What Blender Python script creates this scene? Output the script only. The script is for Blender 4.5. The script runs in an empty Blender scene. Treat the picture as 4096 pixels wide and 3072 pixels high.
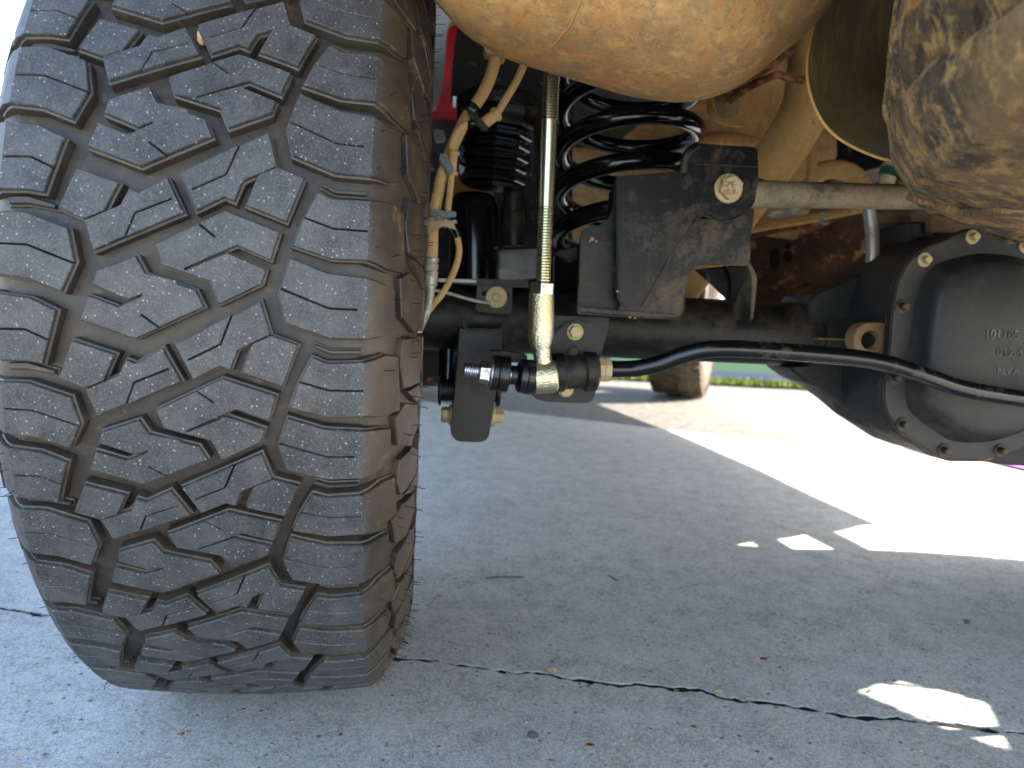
import bpy, bmesh, math, random
from mathutils import Vector, Matrix, noise
random.seed(7)
C_ = bpy.context.scene.collection
# ---------------------------------------------------------------- camera
FPX = 3000.0
PITCH, PHI, CAMH = math.radians(5.9), 0.052, 0.456
O = Vector((0, 0, CAMH))
fwd = Vector((0, math.cos(PITCH), -math.sin(PITCH)))
_r0 = Vector((1, 0, 0)); _u0 = Vector((0, math.sin(PITCH), math.cos(PITCH)))
rgt = _r0*math.cos(PHI) + _u0*math.sin(PHI)
upv = -_r0*math.sin(PHI) + _u0*math.cos(PHI)
cd = bpy.data.cameras.new('camera'); cam = bpy.data.objects.new('camera', cd); C_.objects.link(cam)
cam.matrix_world = Matrix(((rgt.x, upv.x, -fwd.x, O.x), (rgt.y, upv.y, -fwd.y, O.y), (rgt.z, upv.z, -fwd.z, O.z), (0, 0, 0, 1)))
cd.sensor_width = 36; cd.lens = 36*FPX/4096; cd.clip_start = 0.02; cd.clip_end = 2000
cd.dof.use_dof = True; cd.dof.focus_distance = 0.62; cd.dof.aperture_fstop = 7.5
bpy.context.scene.camera = cam
# ---------------------------------------------------------------- light
SUN_EL = math.radians(36); SUN_B = 0.22
sdir = Vector((1.0, SUN_B, 0)).normalized()*math.cos(SUN_EL) + Vector((0, 0, math.sin(SUN_EL)))
w = bpy.data.worlds.new('World'); bpy.context.scene.world = w; w.use_nodes = True
nt = w.node_tree; nt.nodes.clear()
sky = nt.nodes.new('ShaderNodeTexSky'); sky.sky_type = 'NISHITA'; sky.sun_disc = False
sky.sun_elevation = SUN_EL; sky.sun_rotation = math.atan2(sdir.x, sdir.y)
sky.air_density = 1.0; sky.dust_density = 1.3; sky.ozone_density = 0.4
bg = nt.nodes.new('ShaderNodeBackground'); bg.inputs[1].default_value = 0.15
wo = nt.nodes.new('ShaderNodeOutputWorld')
nt.links.new(sky.outputs[0], bg.inputs[0]); nt.links.new(bg.outputs[0], wo.inputs[0])
ld = bpy.data.lights.new('sun', 'SUN'); ld.energy = 5.0; ld.angle = math.radians(0.5); ld.color = (1, 0.93, 0.82)
lo = bpy.data.objects.new('sun', ld); C_.objects.link(lo); lo.rotation_euler = (-sdir).to_track_quat('-Z', 'Y').to_euler()
vs = bpy.context.scene.view_settings
vs.view_transform = 'Standard'; vs.look = 'None'; vs.gamma = 1; vs.use_curve_mapping = False; vs.exposure = 2.65
# ---------------------------------------------------------------- frames
PSI = 0.1234
AXC = Vector((-0.2775, 0.9492, CAMH-0.0158))           # centre of the left rear wheel
ax = Vector((math.cos(PSI), math.sin(PSI), 0)); nn = Vector((-math.sin(PSI), math.cos(PSI), 0)); ZZ = Vector((0, 0, 1))
def ray(px, py): return fwd*FPX + rgt*(px-2048) + upv*(1536-py)
def V(px, py, d):
    q = ray(px, py); t = (d - (O-AXC).dot(nn))/q.dot(nn); return O + q*t
def G(px, py, z=0.0):
    q = ray(px, py); return O + q*((z-O.z)/q.z)
def VC(x, y, z): return Vector((AXC.x, AXC.y, 0)) + ax*x + nn*y + ZZ*z
def mpp(d): return (d + (AXC-O).dot(nn))/FPX          # metres per pixel at plane d
# ---------------------------------------------------------------- materials
def srgb(r, g, b):
    f = lambda c: (c/12.92 if c <= .04045 else ((c+.055)/1.055)**2.4)
    return (f(r/255), f(g/255), f(b/255), 1)
class N:
    def __init__(s, name):
        s.m = bpy.data.materials.new(name); s.m.use_nodes = True; s.t = s.m.node_tree
        s.b = s.t.nodes['Principled BSDF']; s.co = s.t.nodes.new('ShaderNodeTexCoord')
    def n(s, typ, **kw):
        x = s.t.nodes.new(typ)
        for k, v in kw.items(): setattr(x, k, v)
        return x
    def l(s, a, b): s.t.links.new(a, b)
    def mapped(s, scale):
        mp = s.n('ShaderNodeMapping'); s.l(s.co.outputs['Object'], mp.inputs[0]); mp.inputs['Scale'].default_value = scale; return mp.outputs[0]
    def noise(s, scale, detail=5, rough=.6, vec=None, dist=0):
        x = s.n('ShaderNodeTexNoise'); x.inputs['Scale'].default_value = scale; x.inputs['Detail'].default_value = detail
        x.inputs['Roughness'].default_value = rough; x.inputs['Distortion'].default_value = dist
        s.l(vec or s.co.outputs['Object'], x.inputs['Vector']); return x.outputs[0]
    def vor(s, scale, out='Distance', vec=None, feature='F1', rnd=1):
        x = s.n('ShaderNodeTexVoronoi'); x.feature = feature; x.inputs['Scale'].default_value = scale; x.inputs['Randomness'].default_value = rnd
        s.l(vec or s.co.outputs['Object'], x.inputs['Vector']); return x.outputs[out]
    def ramp(s, val, a, b, ca=0, cb=1):
        x = s.n('ShaderNodeMapRange'); x.clamp = True; s.l(val, x.inputs[0])
        for i, q in enumerate((a, b, ca, cb)): x.inputs[i+1].default_value = q
        return x.outputs[0]
    def math(s, op, a, b=None):
        x = s.n('ShaderNodeMath', operation=op)
        for i, q in enumerate((a, b)):
            if q is None: continue
            if isinstance(q, (int, float)): x.inputs[i].default_value = q
            else: s.l(q, x.inputs[i])
        return x.outputs[0]
    def mix(s, fac, a, b):
        x = s.n('ShaderNodeMix', data_type='RGBA')
        for i, q in ((0, fac), (6, a), (7, b)):
            if isinstance(q, (int, float)): x.inputs[i].default_value = q
            elif isinstance(q, (tuple, list)): x.inputs[i].default_value = (*q[:3], 1)
            else: s.l(q, x.inputs[i])
        return x.outputs[2]
    def bump(s, h, strength, dist=.001, prev=None):
        x = s.n('ShaderNodeBump'); x.inputs['Strength'].default_value = strength; x.inputs['Distance'].default_value = dist
        s.l(h, x.inputs['Height'])
        if prev: s.l(prev, x.inputs['Normal'])
        return x.outputs[0]
    def col(s, c): 
        if isinstance(c, (tuple, list)): s.b.inputs['Base Color'].default_value = (*c[:3], 1)
        else: s.l(c, s.b.inputs['Base Color'])
    def rough(s, v):
        if isinstance(v, (int, float)): s.b.inputs['Roughness'].default_value = v
        else: s.l(v, s.b.inputs['Roughness'])
    def metal(s, v):
        if isinstance(v, (int, float)): s.b.inputs['Metallic'].default_value = v
        else: s.l(v, s.b.inputs['Metallic'])
    def normal(s, v): s.l(v, s.b.inputs['Normal'])
def dusty(name, base, dust=(.30, .20, .11), amt=.3, rough=.45, metal=0.0, scale=14, bump=.25, bscale=350, fleck=.0, base2=None, stretch=(1, 1, 1), rust=0):
    m = N(name); vec = m.mapped(stretch)
    a = m.noise(scale, 8, .68, vec); b = m.noise(scale*7, 6, .7, vec); c = m.noise(bscale, 4, .7)
    s = m.math('ADD', m.math('MULTIPLY', a, .6), m.math('MULTIPLY', b, .4))
    lo = .62 - amt*.34
    mask = m.ramp(s, lo, lo+.16)
    mask = m.math('MULTIPLY', mask, m.ramp(amt and c, .25, .6, .5, 1) if amt else 0)
    basec = m.mix(m.ramp(b, .35, .65), base, base2 or [q*.75 for q in base[:3]])
    col = m.mix(mask, basec, m.mix(m.ramp(b, .3, .7), dust, [q*.6 for q in dust[:3]]))
    if rust:
        rm = m.ramp(m.noise(scale*2.3, 7, .75, vec), .66-rust*.2, .70-rust*.2)
        col = m.mix(rm, col, (.30, .11, .035))
    if fleck:
        col = m.mix(m.ramp(m.vor(220), .0, fleck, 1, 0), col, (.5, .42, .3))
    m.col(col); m.rough(m.math('ADD', m.math('MULTIPLY', mask, .85-rough), rough)); m.metal(m.math('MULTIPLY', m.math('SUBTRACT', 1, mask), metal) if metal else 0)
    if base[0] < .05 and rough > .25: m.b.inputs['Specular IOR Level'].default_value = .26
    m.normal(m.bump(b, bump*.8, .0015, m.bump(c, bump, .0006)))
    return m.m
TAN = (.50, .26, .07)
M = {}
M['black'] = dusty('black_painted_steel', (.0075, .008, .0085), (.085, .064, .042), .38, .36, 0, 18, .22, fleck=.045)
M['black_dusty'] = dusty('dusty_black_steel', (.013, .013, .0125), (.15, .11, .065), .44, .42, 0, 16, .3, fleck=.055)
M['black_deep'] = dusty('dark_chassis_steel', (.004, .004, .0045), (.06, .04, .025), .4, .5, 0, 16, .2, rust=.25)
M['dust_bar'] = dusty('dust_coated_bar', (.035, .033, .028), (.26, .20, .12), .75, .5, 0, 30, .4, 300)
M['cover'] = dusty('cast_cover_black', (.022, .023, .0235), (.10, .08, .055), .34, .42, 0, 13, .3, 500, fleck=.04)
M['gloss'] = dusty('glossy_black_coat', (.004, .0045, .006), (.1, .08, .05), .08, .13, 0, 20, .03)
M['bar'] = dusty('black_sway_bar_paint', (.0035, .004, .005), (.13, .09, .05), .2, .2, 0, 15, .08)
M['tan'] = dusty('dust_caked_metal', TAN, (.62, .38, .13), .6, .7, 0, 14, .5, 260, base2=(.34, .17, .055), rust=.15)
M['hose'] = dusty('dust_caked_rubber', (.44, .27, .10), (.58, .39, .16), .6, .8, 0, 30, .5, 400)
M['tanbolt'] = dusty('dusty_zinc_bolt', (.42, .33, .17), (.5, .38, .2), .6, .45, .4, 40, .3, 500)
M['zinc'] = dusty('zinc_nut', (.55, .58, .62), (.3, .25, .15), .15, .28, 1, 40, .15)
M['pale'] = dusty('pale_metal_line', (.42, .42, .36), (.4, .32, .2), .5, .4, .5, 40, .2)
M['rubber'] = dusty('black_rubber', (.0045, .0045, .0055), (.10, .075, .05), .12, .24, 0, 40, .15)
M['rustbrown'] = dusty('rust_brown_steel', (.045, .020, .010), (.16, .075, .03), .5, .8, 0, 12, .5, rust=.5)
M['mudpipe'] = dusty('muddy_brown_fitting', (.16, .09, .04), (.34, .2, .09), .6, .75, 0, 22, .6)
M['silver'] = dusty('grey_painted_panel', (.42, .42, .42), (.4, .33, .22), .2, .4, 0, 6, .05)
M['red'] = dusty('dark_red_paint', (.42, .004, .008), (.1, .02, .01), .2, .35, 0, 6, .05)
M['alloy'] = dusty('grey_alloy', (.35, .35, .34), (.3, .23, .15), .4, .4, .6, 8, .1)
M['underbody'] = dusty('dark_underbody', (.03, .028, .026), (.12, .08, .05), .5, .8, 0, 5, .3)
M['body_red'] = M['red']
def m_gold():
    m = N('gold_zinc_casting'); a = m.noise(520, 3, .5); b = m.noise(30, 4)
    m.col(m.mix(m.ramp(b, .35, .65), (.60, .55, .34), (.66, .64, .48))); m.metal(1.0); m.rough(.34)
    m.normal(m.bump(a, .8, .0014)); return m.m
M['gold'] = m_gold()
def m_rod():
    m = N('gold_zinc_rod'); b = m.noise(18, 5)
    m.col(m.mix(m.ramp(b, .35, .65), (.60, .57, .40), (.50, .55, .42))); m.metal(1.0); m.rough(.26)
    m.normal(m.bump(m.noise(600, 3), .15, .0004)); return m.m
M['rod'] = m_rod()
def m_tread():
    m = N('tyre_rubber_dusty')
    at = m.n('ShaderNodeAttribute', attribute_name='mud'); mud = at.outputs['Fac']
    oi = m.n('ShaderNodeObjectInfo')
    vm = m.n('ShaderNodeVectorMath', operation='ADD'); m.l(m.co.outputs['Object'], vm.inputs[0])
    cx = m.n('ShaderNodeCombineXYZ'); r = m.math('MULTIPLY', oi.outputs['Random'], 9.0); m.l(r, cx.inputs[0]); m.l(r, cx.inputs[2]); m.l(cx.outputs[0], vm.inputs[1])
    vec = vm.outputs[0]
    a = m.noise(34, 7, .7, vec); b = m.noise(420, 4, .75, vec); c = m.noise(8, 3, .5, vec)
    f9 = m.noise(900, 3, .8, vec)
    base = m.mix(m.ramp(m.math('ADD', m.math('MULTIPLY', a, .6), m.math('MULTIPLY', b, .4)), .40, .60), (.018, .017, .016), (.064, .061, .057))
    base = m.mix(m.ramp(f9, .55, .72), base, (.17, .165, .16)); base = m.mix(m.ramp(f9, .44, .30), base, (.02, .02, .022))
    # pale grit specks, sparse and uneven
    v1 = m.vor(300, 'Distance', vec); v1c = m.n('ShaderNodeSeparateColor'); m.l(m.vor(300, 'Color', vec), v1c.inputs[0])
    sp1 = m.math('MULTIPLY', m.ramp(v1, .06, .24, .6, 0), m.math('GREATER_THAN', v1c.outputs[0], .62))
    v2 = m.vor(95, 'Distance', vec); v2c = m.n('ShaderNodeSeparateColor'); m.l(m.vor(95, 'Color', vec), v2c.inputs[0])
    sp2 = m.math('MULTIPLY', m.ramp(m.math('SUBTRACT', v2, m.math('MULTIPLY', v2c.outputs[1], .05)), -.01, .035, 1, 0), m.math('GREATER_THAN', v2c.outputs[0], .80))
    sp = m.math('MULTIPLY', m.math('MAXIMUM', sp1, sp2), m.ramp(mud, .0, .25, 1, 0))
    brown = m.mix(m.ramp(m.noise(26, 7, .7, vec), .35, .65), (.013, .010, .008), (.058, .037, .018))
    brown = m.mix(m.ramp(m.noise(70, 6, .7, vec), .58, .72), brown, (.17, .10, .04))
    mk = m.math('MULTIPLY', mud, m.ramp(a, .3, .62, .72, 1.0))
    col = m.mix(mk, base, brown); col = m.mix(sp, col, (.55, .52, .42))
    m.col(col); m.rough(m.math('ADD', m.math('MULTIPLY', b, .2), .42))
    m.normal(m.bump(sp, .6, .0006, m.bump(a, .35, .0015, m.bump(b, .28, .0005)))); return m.m
M['tread'] = m_tread()
def m_muffler():
    m = N('rusty_dusty_muffler'); vec = m.mapped((1, 1, .4)); vec2 = m.mapped((1.6, 1, .25))
    a = m.noise(9, 9, .7); b = m.noise(60, 8, .8, vec); c = m.noise(300, 5, .8); e = m.noise(22, 9, .75, vec2, .6); g = m.noise(130, 7, .8)
    col = m.mix(m.ramp(a, .40, .60), (.44, .235, .075), (.25, .155, .07))
    col = m.mix(m.math('MULTIPLY', m.ramp(e, .50, .60), .85), col, (.42, .165, .035))
    col = m.mix(m.math('MULTIPLY', m.ramp(b, .50, .64), .85), col, (.56, .34, .11))
    col = m.mix(m.math('MULTIPLY', m.ramp(g, .52, .62), .75), col, (.17, .115, .06))
    col = m.mix(m.math('MULTIPLY', m.ramp(m.noise(6, 7, .7), .56, .70), .7), col, (.50, .18, .045))
    col = m.mix(m.math('MULTIPLY', m.ramp(c, .60, .70), .6), col, (.68, .46, .19))
    m.col(col); m.rough(.6); m.metal(.1)
    m.normal(m.bump(b, .7, .0016, m.bump(c, .7, .0007))); return m.m
M['muffler'] = m_muffler()
M['weld'] = dusty('rusty_weld_seam', (.40, .15, .04), (.48, .28, .12), .4, .8, 0, 20, .6)
def m_mud():
    m = N('mud_caked_rubber'); vec = m.mapped((1, 1, .22))
    a = m.noise(24, 8, .75, vec); b = m.noise(60, 8, .8); c = m.noise(9, 5, .6); e = m.noise(30, 8, .8)
    col = m.mix(m.ramp(a, .42, .58), (.060, .038, .019), (.28, .165, .065))
    col = m.mix(m.ramp(b, .48, .6), col, (.58, .34, .11))
    col = m.mix(m.math('MULTIPLY', m.ramp(e, .54, .62), m.ramp(c, .40, .55)), col, (.60, .27, .07))
    m.col(col); m.rough(.85)
    m.normal(m.bump(e, .9, .006, m.bump(b, .8, .004))); return m.m
M['mud'] = m_mud()
def m_shield():
    m = N('dusty_grey_shield'); vec = m.mapped((1, 1, .18))
    a = m.noise(34, 7, .75, vec); b = m.noise(110, 6, .75, vec); c = m.noise(6, 5)
    col = m.mix(m.ramp(a, .45, .6), (.24, .20, .12), (.36, .25, .11))
    col = m.mix(m.ramp(b, .52, .64), col, (.46, .32, .14)); col = m.mix(m.ramp(c, .5, .62), col, (.20, .13, .06))
    m.col(col); m.rough(.6); m.metal(.2); m.normal(m.bump(b, .5, .0012)); return m.m
M['shield'] = m_shield()
def m_quilt():
    m = N('embossed_tan_heat_shield'); w1 = m.n('ShaderNodeTexWave'); m.l(m.co.outputs['Object'], w1.inputs['Vector']); w1.inputs['Scale'].default_value = 75; w1.inputs['Distortion'].default_value = .3
    b = m.noise(40, 6, .7)
    m.col(m.mix(m.ramp(b, .42, .6), (.52, .31, .13), (.36, .20, .085))); m.rough(.75)
    m.normal(m.bump(w1.outputs[1], .5, .002, m.bump(b, .4, .002))); return m.m
M['quilt'] = m_quilt()
def m_concrete(name, old=False):
    m = N(name)
    a = m.noise(1.6, 6, .6); b = m.noise(22, 7, .7); c = m.noise(260, 5, .8); d = m.noise(700, 3, .7)
    col = m.mix(m.ramp(a, .3, .7), (.42, .405, .38), (.55, .535, .50))
    s = m.math('ADD', m.math('MULTIPLY', b, .35), m.math('MULTIPLY', c, .65))
    col = m.mix(m.ramp(s, .40, .54), (.20, .195, .185) if not old else (.09, .075, .05), col)
    col = m.mix(m.ramp(d, .56, .66), col, (.66, .66, .64)); col = m.mix(m.math('MULTIPLY', m.ramp(d, .46, .38), .7), col, (.17, .165, .155))
    ag = m.n('ShaderNodeSeparateColor'); m.l(m.vor(230, 'Color'), ag.inputs[0]); col = m.mix(m.ramp(ag.outputs[0], .45, 1.0, 0, .34), col, m.mix(ag.outputs[1], (.20, .17, .14), (.72, .71, .68)))
    v = m.vor(95, 'Distance'); vc = m.n('ShaderNodeSeparateColor'); m.l(m.vor(95, 'Color'), vc.inputs[0])
    pit = m.math('MULTIPLY', m.ramp(v, .14, .30, 1, 0), m.math('GREATER_THAN', vc.outputs[0], .90))
    col = m.mix(pit, col, (.10, .09, .08))
    v3 = m.vor(48, 'Distance'); v3c = m.n('ShaderNodeSeparateColor'); m.l(m.vor(48, 'Color'), v3c.inputs[0])
    st = m.math('MULTIPLY', m.ramp(v3, .22, .27, 1, 0), m.math('GREATER_THAN', v3c.outputs[1], .93))
    col = m.mix(st, col, m.mix(v3c.outputs[2], (.26, .15, .07), (.55, .50, .42)))
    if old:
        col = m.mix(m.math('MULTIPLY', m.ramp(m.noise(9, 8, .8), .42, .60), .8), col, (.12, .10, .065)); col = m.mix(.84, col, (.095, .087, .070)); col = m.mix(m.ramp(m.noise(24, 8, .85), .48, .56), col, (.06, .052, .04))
    m.col(col); m.rough(.85)
    h = m.math('SUBTRACT', m.math('ADD', m.math('MULTIPLY', c, 1.0), m.math('MULTIPLY', b, .8)), pit)
    m.normal(m.bump(h, .55, .004, m.bump(d, .4, .0012))); return m.m
M['concrete'] = m_concrete('concrete_exposed'); M['concrete_old'] = m_concrete('concrete_weathered', True)
def simple(name, c, r=.8, c2=None, sc=12, bump=.4):
    m = N(name); b = m.noise(sc, 6, .7); m.col(m.mix(m.ramp(b, .35, .65), c, c2 or [q*.6 for q in c[:3]])); m.rough(r); m.b.inputs['Specular IOR Level'].default_value = .08; m.normal(m.bump(b, bump, .004)); return m.m
M['soil'] = simple('crack_shade_soil', (.022, .020, .018)); M['purple'] = simple('purple_patch', (.42, .16, .44), .9, (.34, .12, .38), 60)  # near-black soil tone also stands for the shade inside the crack
M['grass'] = simple('grass_leaf', (.20, .22, .03), .6, (.10, .15, .02), 30); M['lawn'] = simple('lawn_ground', (.012, .040, .012), .9, (.008, .026, .012), 3)
M['stone'] = simple('aggregate_stone', (.42, .34, .25), .7, (.24, .15, .09), 40); M['stone_dark'] = simple('dark_chip', (.10, .10, .115), .7)
M['leaf'] = simple('dry_orange_leaf', (.50, .17, .05), .7, (.3, .09, .03), 90); M['twig'] = simple('dry_twig', (.07, .05, .035), .8)
M['hedge'] = simple('hedge_leaf', (.04, .09, .03), .7, (.02, .05, .02), 20)
M['tag'] = simple('cream_tape', (.62, .52, .33), .6, (.5, .38, .22), 60, .1); M['ink'] = simple('black_ink', (.01, .01, .01), .6)
M['green'] = simple('green_clip', (.03, .16, .09), .5)
M['far_rubber'] = dusty('dusty_brown_tyre', (.04, .032, .024), (.16, .115, .07), .6, .8, 0, 10, .4)
M['hair'] = simple('rubber_hair', (.02, .02, .02), .6)
# ---------------------------------------------------------------- object helpers
def tag(o, label=None, cat=None, group=None, kind=None):
    for k, v in (('label', label), ('category', cat), ('group', group), ('kind', kind)):
        if v: o[k] = v
    return o
truck = bpy.data.objects.new('pickup_truck', None); C_.objects.link(truck); TR = VC(0.8, 1.5, 0); truck.location = TR
tag(truck, 'lifted pickup truck seen from beneath its rear, dusty underside, chunky off-road tyres', 'truck')
def finish(bm, sharp=35, smooth=True):
    bmesh.ops.recalc_face_normals(bm, faces=bm.faces)
    me = bpy.data.meshes.new('m'); bm.to_mesh(me); bm.free()
    if smooth:
        me.polygons.foreach_set('use_smooth', [True]*len(me.polygons)); me.set_sharp_from_angle(angle=math.radians(sharp))
    return me
def link(name, me, mat, parent=None, origin=None):
    """mesh vertices are world coordinates; re-based on its own centre"""
    me.name = name; me.materials.clear(); me.materials.append(mat)
    vs_ = me.vertices
    if origin is None:
        n = max(1, len(vs_)); c = Vector((0, 0, 0))
        for v in vs_: c += v.co
        origin = c/n
    me.transform(Matrix.Translation(-origin))
    o = bpy.data.objects.new(name, me); C_.objects.link(o)
    if parent is not None:
        o.parent = parent; o.location = origin - world_loc(parent)
    else: o.location = origin
    o['_w'] = list(origin)
    return o
def world_loc(o):
    return Vector(o['_w']) if '_w' in o.keys() else Vector(o.location)
truck['_w'] = list(TR)
def catmull(pts, k=8):
    P = [Vector(p) for p in pts]; out = []
    if len(P) < 3:
        return [P[0].lerp(P[-1], i/k) for i in range(k+1)]
    Q = [2*P[0]-P[1]] + P + [2*P[-1]-P[-2]]
    for i in range(1, len(Q)-2):
        for j in range(k):
            t = j/k; a, b, c, d = Q[i-1:i+3]
            out.append(.5*((2*b) + (c-a)*t + (2*a-5*b+4*c-d)*t*t + (3*b-a-3*c+d)*t**3))
    out.append(P[-1]); return out
def tube_bm(path, rad, seg=20, bm=None, flute=None, caps=True):
    bm = bm or bmesh.new(); n = len(path); rings = []
    T0 = (path[1]-path[0]).normalized(); up = Vector((0, 0, 1)) if abs(T0.z) < .9 else Vector((0, 1, 0))
    U = T0.cross(up).normalized()
    for i, p in enumerate(path):
        T = (path[min(i+1, n-1)]-path[max(i-1, 0)]).normalized()
        U = (U - T*U.dot(T)).normalized(); W_ = T.cross(U)
        r = rad[i] if isinstance(rad, (list, tuple)) else rad
        ring = []
        for s in range(seg):
            a = 2*math.pi*s/seg; rr = r*(1+(flute[1]*math.cos(flute[0]*a) if flute else 0))
            ring.append(bm.verts.new(p + U*rr*math.cos(a) + W_*rr*math.sin(a)))
        rings.append(ring)
    for a, b in zip(rings, rings[1:]):
        for s in range(seg): bm.faces.new((a[s], a[(s+1) % seg], b[(s+1) % seg], b[s]))
    if caps:
        bm.faces.new(rings[0]); bm.faces.new(rings[-1])
    return bm
def tube(name, pts, r, mat, parent=truck, seg=20, k=8, flute=None, sharp=35):
    """pts: (px,py,d) picture tracing set at true depth d behind the axle plane"""
    P = [p if isinstance(p, Vector) else V(*p) for p in pts]
    return link(name, finish(tube_bm(catmull(P, k), r, seg, flute=flute), sharp), mat, parent)
def lathe_bm(p0, p1, prof, seg=32, bm=None, phase=0.0, absolute=False):
    bm = bm or bmesh.new(); T = (p1-p0); L = T.length; T.normalize()
    up = Vector((0, 0, 1)) if abs(T.z) < .9 else -nn
    U = (up - T*up.dot(T)).normalized(); W_ = T.cross(U); rings = []
    for t, r in prof:
        c = p0 + T*(t if absolute else t*L)
        rings.append([bm.verts.new(c + (U*math.cos(2*math.pi*s/seg+phase) + W_*math.sin(2*math.pi*s/seg+phase))*max(r, 1e-5)) for s in range(seg)])
    for a, b in zip(rings, rings[1:]):
        for s in range(seg): bm.faces.new((a[s], a[(s+1) % seg], b[(s+1) % seg], b[s]))
    bm.faces.new(rings[0]); bm.faces.new(rings[-1]); return bm
def lathe(name, p0, p1, prof, mat, parent=truck, seg=32, phase=0.0, sharp=30, absolute=False):
    return link(name, finish(lathe_bm(p0, p1, prof, seg, None, phase, absolute), sharp), mat, parent)
def round_poly(pts, r=12, k=3):
    out = []; n = len(pts)
    for i in range(n):
        a, b, c = Vector((*pts[i-1][:2], 0)), Vector((*pts[i][:2], 0)), Vector((*pts[(i+1) % n][:2], 0))
        ra = min(r, (a-b).length*.4, (c-b).length*.4)
        p, q = b+(a-b).normalized()*ra, b+(c-b).normalized()*ra
        for j in range(k+1):
            t = j/k; m = p*(1-t)**2 + b*2*t*(1-t) + q*t*t; out.append((m.x, m.y))
    return out
def prism_bm(poly, d, th, bev=.0012, bm=None, holes=None):
    """outline traced in the picture, standing in the vertical plane d, with real thickness th away from the viewer"""
    bm2 = bmesh.new(); fr = [bm2.verts.new(V(x, y, d)) for x, y in poly]
    f = bm2.faces.new(fr); ext = bmesh.ops.extrude_face_region(bm2, geom=[f])
    vs_ = [g for g in ext['geom'] if isinstance(g, bmesh.types.BMVert)]
    bmesh.ops.translate(bm2, verts=vs_, vec=nn*th)
    bmesh.ops.recalc_face_normals(bm2, faces=bm2.faces)
    if bev:
        es = [e for e in bm2.edges if len(e.link_faces) == 2 and any(len(q.verts) > 4 for q in e.link_faces)]
        bmesh.ops.bevel(bm2, geom=es, offset=bev, segments=2, affect='EDGES', clamp_overlap=True)
    if bm:
        me = bpy.data.meshes.new('t'); bm2.to_mesh(me); bm2.free(); bm.from_mesh(me); return bm
    return bm2
def prism(name, poly, d, th, mat, parent=truck, r=10, bev=.0012, sharp=30):
    return link(name, finish(prism_bm(round_poly(poly, r) if r else poly, d, th, bev), sharp), mat, parent)
def box_bm(c, sx, sy, sz, bm=None, X=ax, Y=nn, Z=ZZ, bev=0):
    b2 = bmesh.new(); vs_ = [b2.verts.new(c + X*(i*sx/2) + Y*(j*sy/2) + Z*(k*sz/2)) for i in (-1, 1) for j in (-1, 1) for k in (-1, 1)]
    for q in ((0, 1, 3, 2), (4, 6, 7, 5), (0, 4, 5, 1), (2, 3, 7, 6), (0, 2, 6, 4), (1, 5, 7, 3)): b2.faces.new([vs_[i] for i in q])
    if bev: bmesh.ops.bevel(b2, geom=b2.edges[:], offset=bev, segments=2, affect='EDGES')
    if bm is None: return b2
    me = bpy.data.meshes.new('t'); b2.to_mesh(me); b2.free(); bm.from_mesh(me); return bm
def box(name, c, s, mat, parent=truck, bev=.002, **kw): return link(name, finish(box_bm(c, *s, bev=bev, **kw)), mat, parent)
def hexbolt(name, p, T, r, h, wr, wh, mat, parent, phase=0.2, cup=True):
    """washer flange + hexagonal head standing out along T from p"""
    T = T.normalized(); bm = bmesh.new()
    if wr: lathe_bm(p, p+T, [(-.002, wr), (wh*.7, wr), (wh, wr*.93), (wh+.0002, r*.9)], 32, bm, absolute=True)
    lathe_bm(p, p+T, [(wh*.5, r), (wh+h*.86, r), (wh+h, r*.86)], 6, bm, phase, True)
    lathe_bm(p, p+T, [(wh, r*.80), (wh+h+.0004, r*.80), (wh+h+.0004, r*.7)], 20, bm, 0, True)
    return link(name, finish(bm, 25), mat, parent)
def thread_prof(t0, t1, L, r, pitch, depth):
    n = int((t1-t0)*L/pitch); out = []
    for i in range(n):
        a = t0+(t1-t0)*i/n; st = (t1-t0)/n
        out += [(a, r-depth), (a+st*.35, r), (a+st*.65, r)]
    return out
def text_obj(name, txt, org, X, Y, size, mat, parent, ext=.0004, align='LEFT', warp=None):
    cu = bpy.data.curves.new('t', 'FONT'); cu.body = txt; cu.size = size; cu.extrude = ext; cu.align_x = align; cu.resolution_u = 3
    o = bpy.data.objects.new('t', cu); C_.objects.link(o); dg = bpy.context.evaluated_depsgraph_get(); dg.update()
    me = bpy.data.meshes.new_from_object(o.evaluated_get(dg)); bpy.data.objects.remove(o)
    Zd = X.cross(Y)
    for v in me.vertices:
        q = org + X*v.co.x + Y*v.co.y + Zd*v.co.z
        v.co = warp(q) if warp else q
    return link(name, me, mat, parent)
# ---------------------------------------------------------------- ground
GZ = 0.0
tag(link('soil', finish(box_bm(Vector((0, 20, -.036)), 200, 200, .06, X=Vector((1, 0, 0)), Y=Vector((0, 1, 0)))), M['soil']), kind='structure')
crack = [(-4200, 2150), (-1500, 2260), (0, 2432), (420, 2500), (900, 2575), (1300, 2610), (1590, 2632), (1700, 2637), (1800, 2655), (1900, 2668), (2048, 2690), (2170, 2692), (2300, 2718), (2400, 2728), (2470, 2742), (2560, 2733), (2680, 2752), (2800, 2758), (2900, 2795),
         (3000, 2806), (3100, 2813), (3170, 2824), (3280, 2842), (3400, 2868), (3480, 2872), (3600, 2872), (3720, 2893), (3800, 2900), (3950, 2918), (4096, 2935), (4700, 2990), (7000, 3170)]
cp = [G(*q) for q in crack]; fine = []
for a, b in zip(cp, cp[1:]):
    n = max(2, min(60, int((b-a).length/.006)))
    for i in range(n): fine.append(a.lerp(b, i/n))
fine.append(cp[-1])
def edge_line(off, seed, amp):
    out = []
    for p in fine:
        q = noise.fractal(Vector((p.x*60+seed, p.y*20, seed)), .8, 2.2, 4)
        out.append(Vector((p.x, p.y+off+q*amp, 0)))
    return out
FA, FB = G(2100, 1652), G(4000, 1872)
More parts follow.
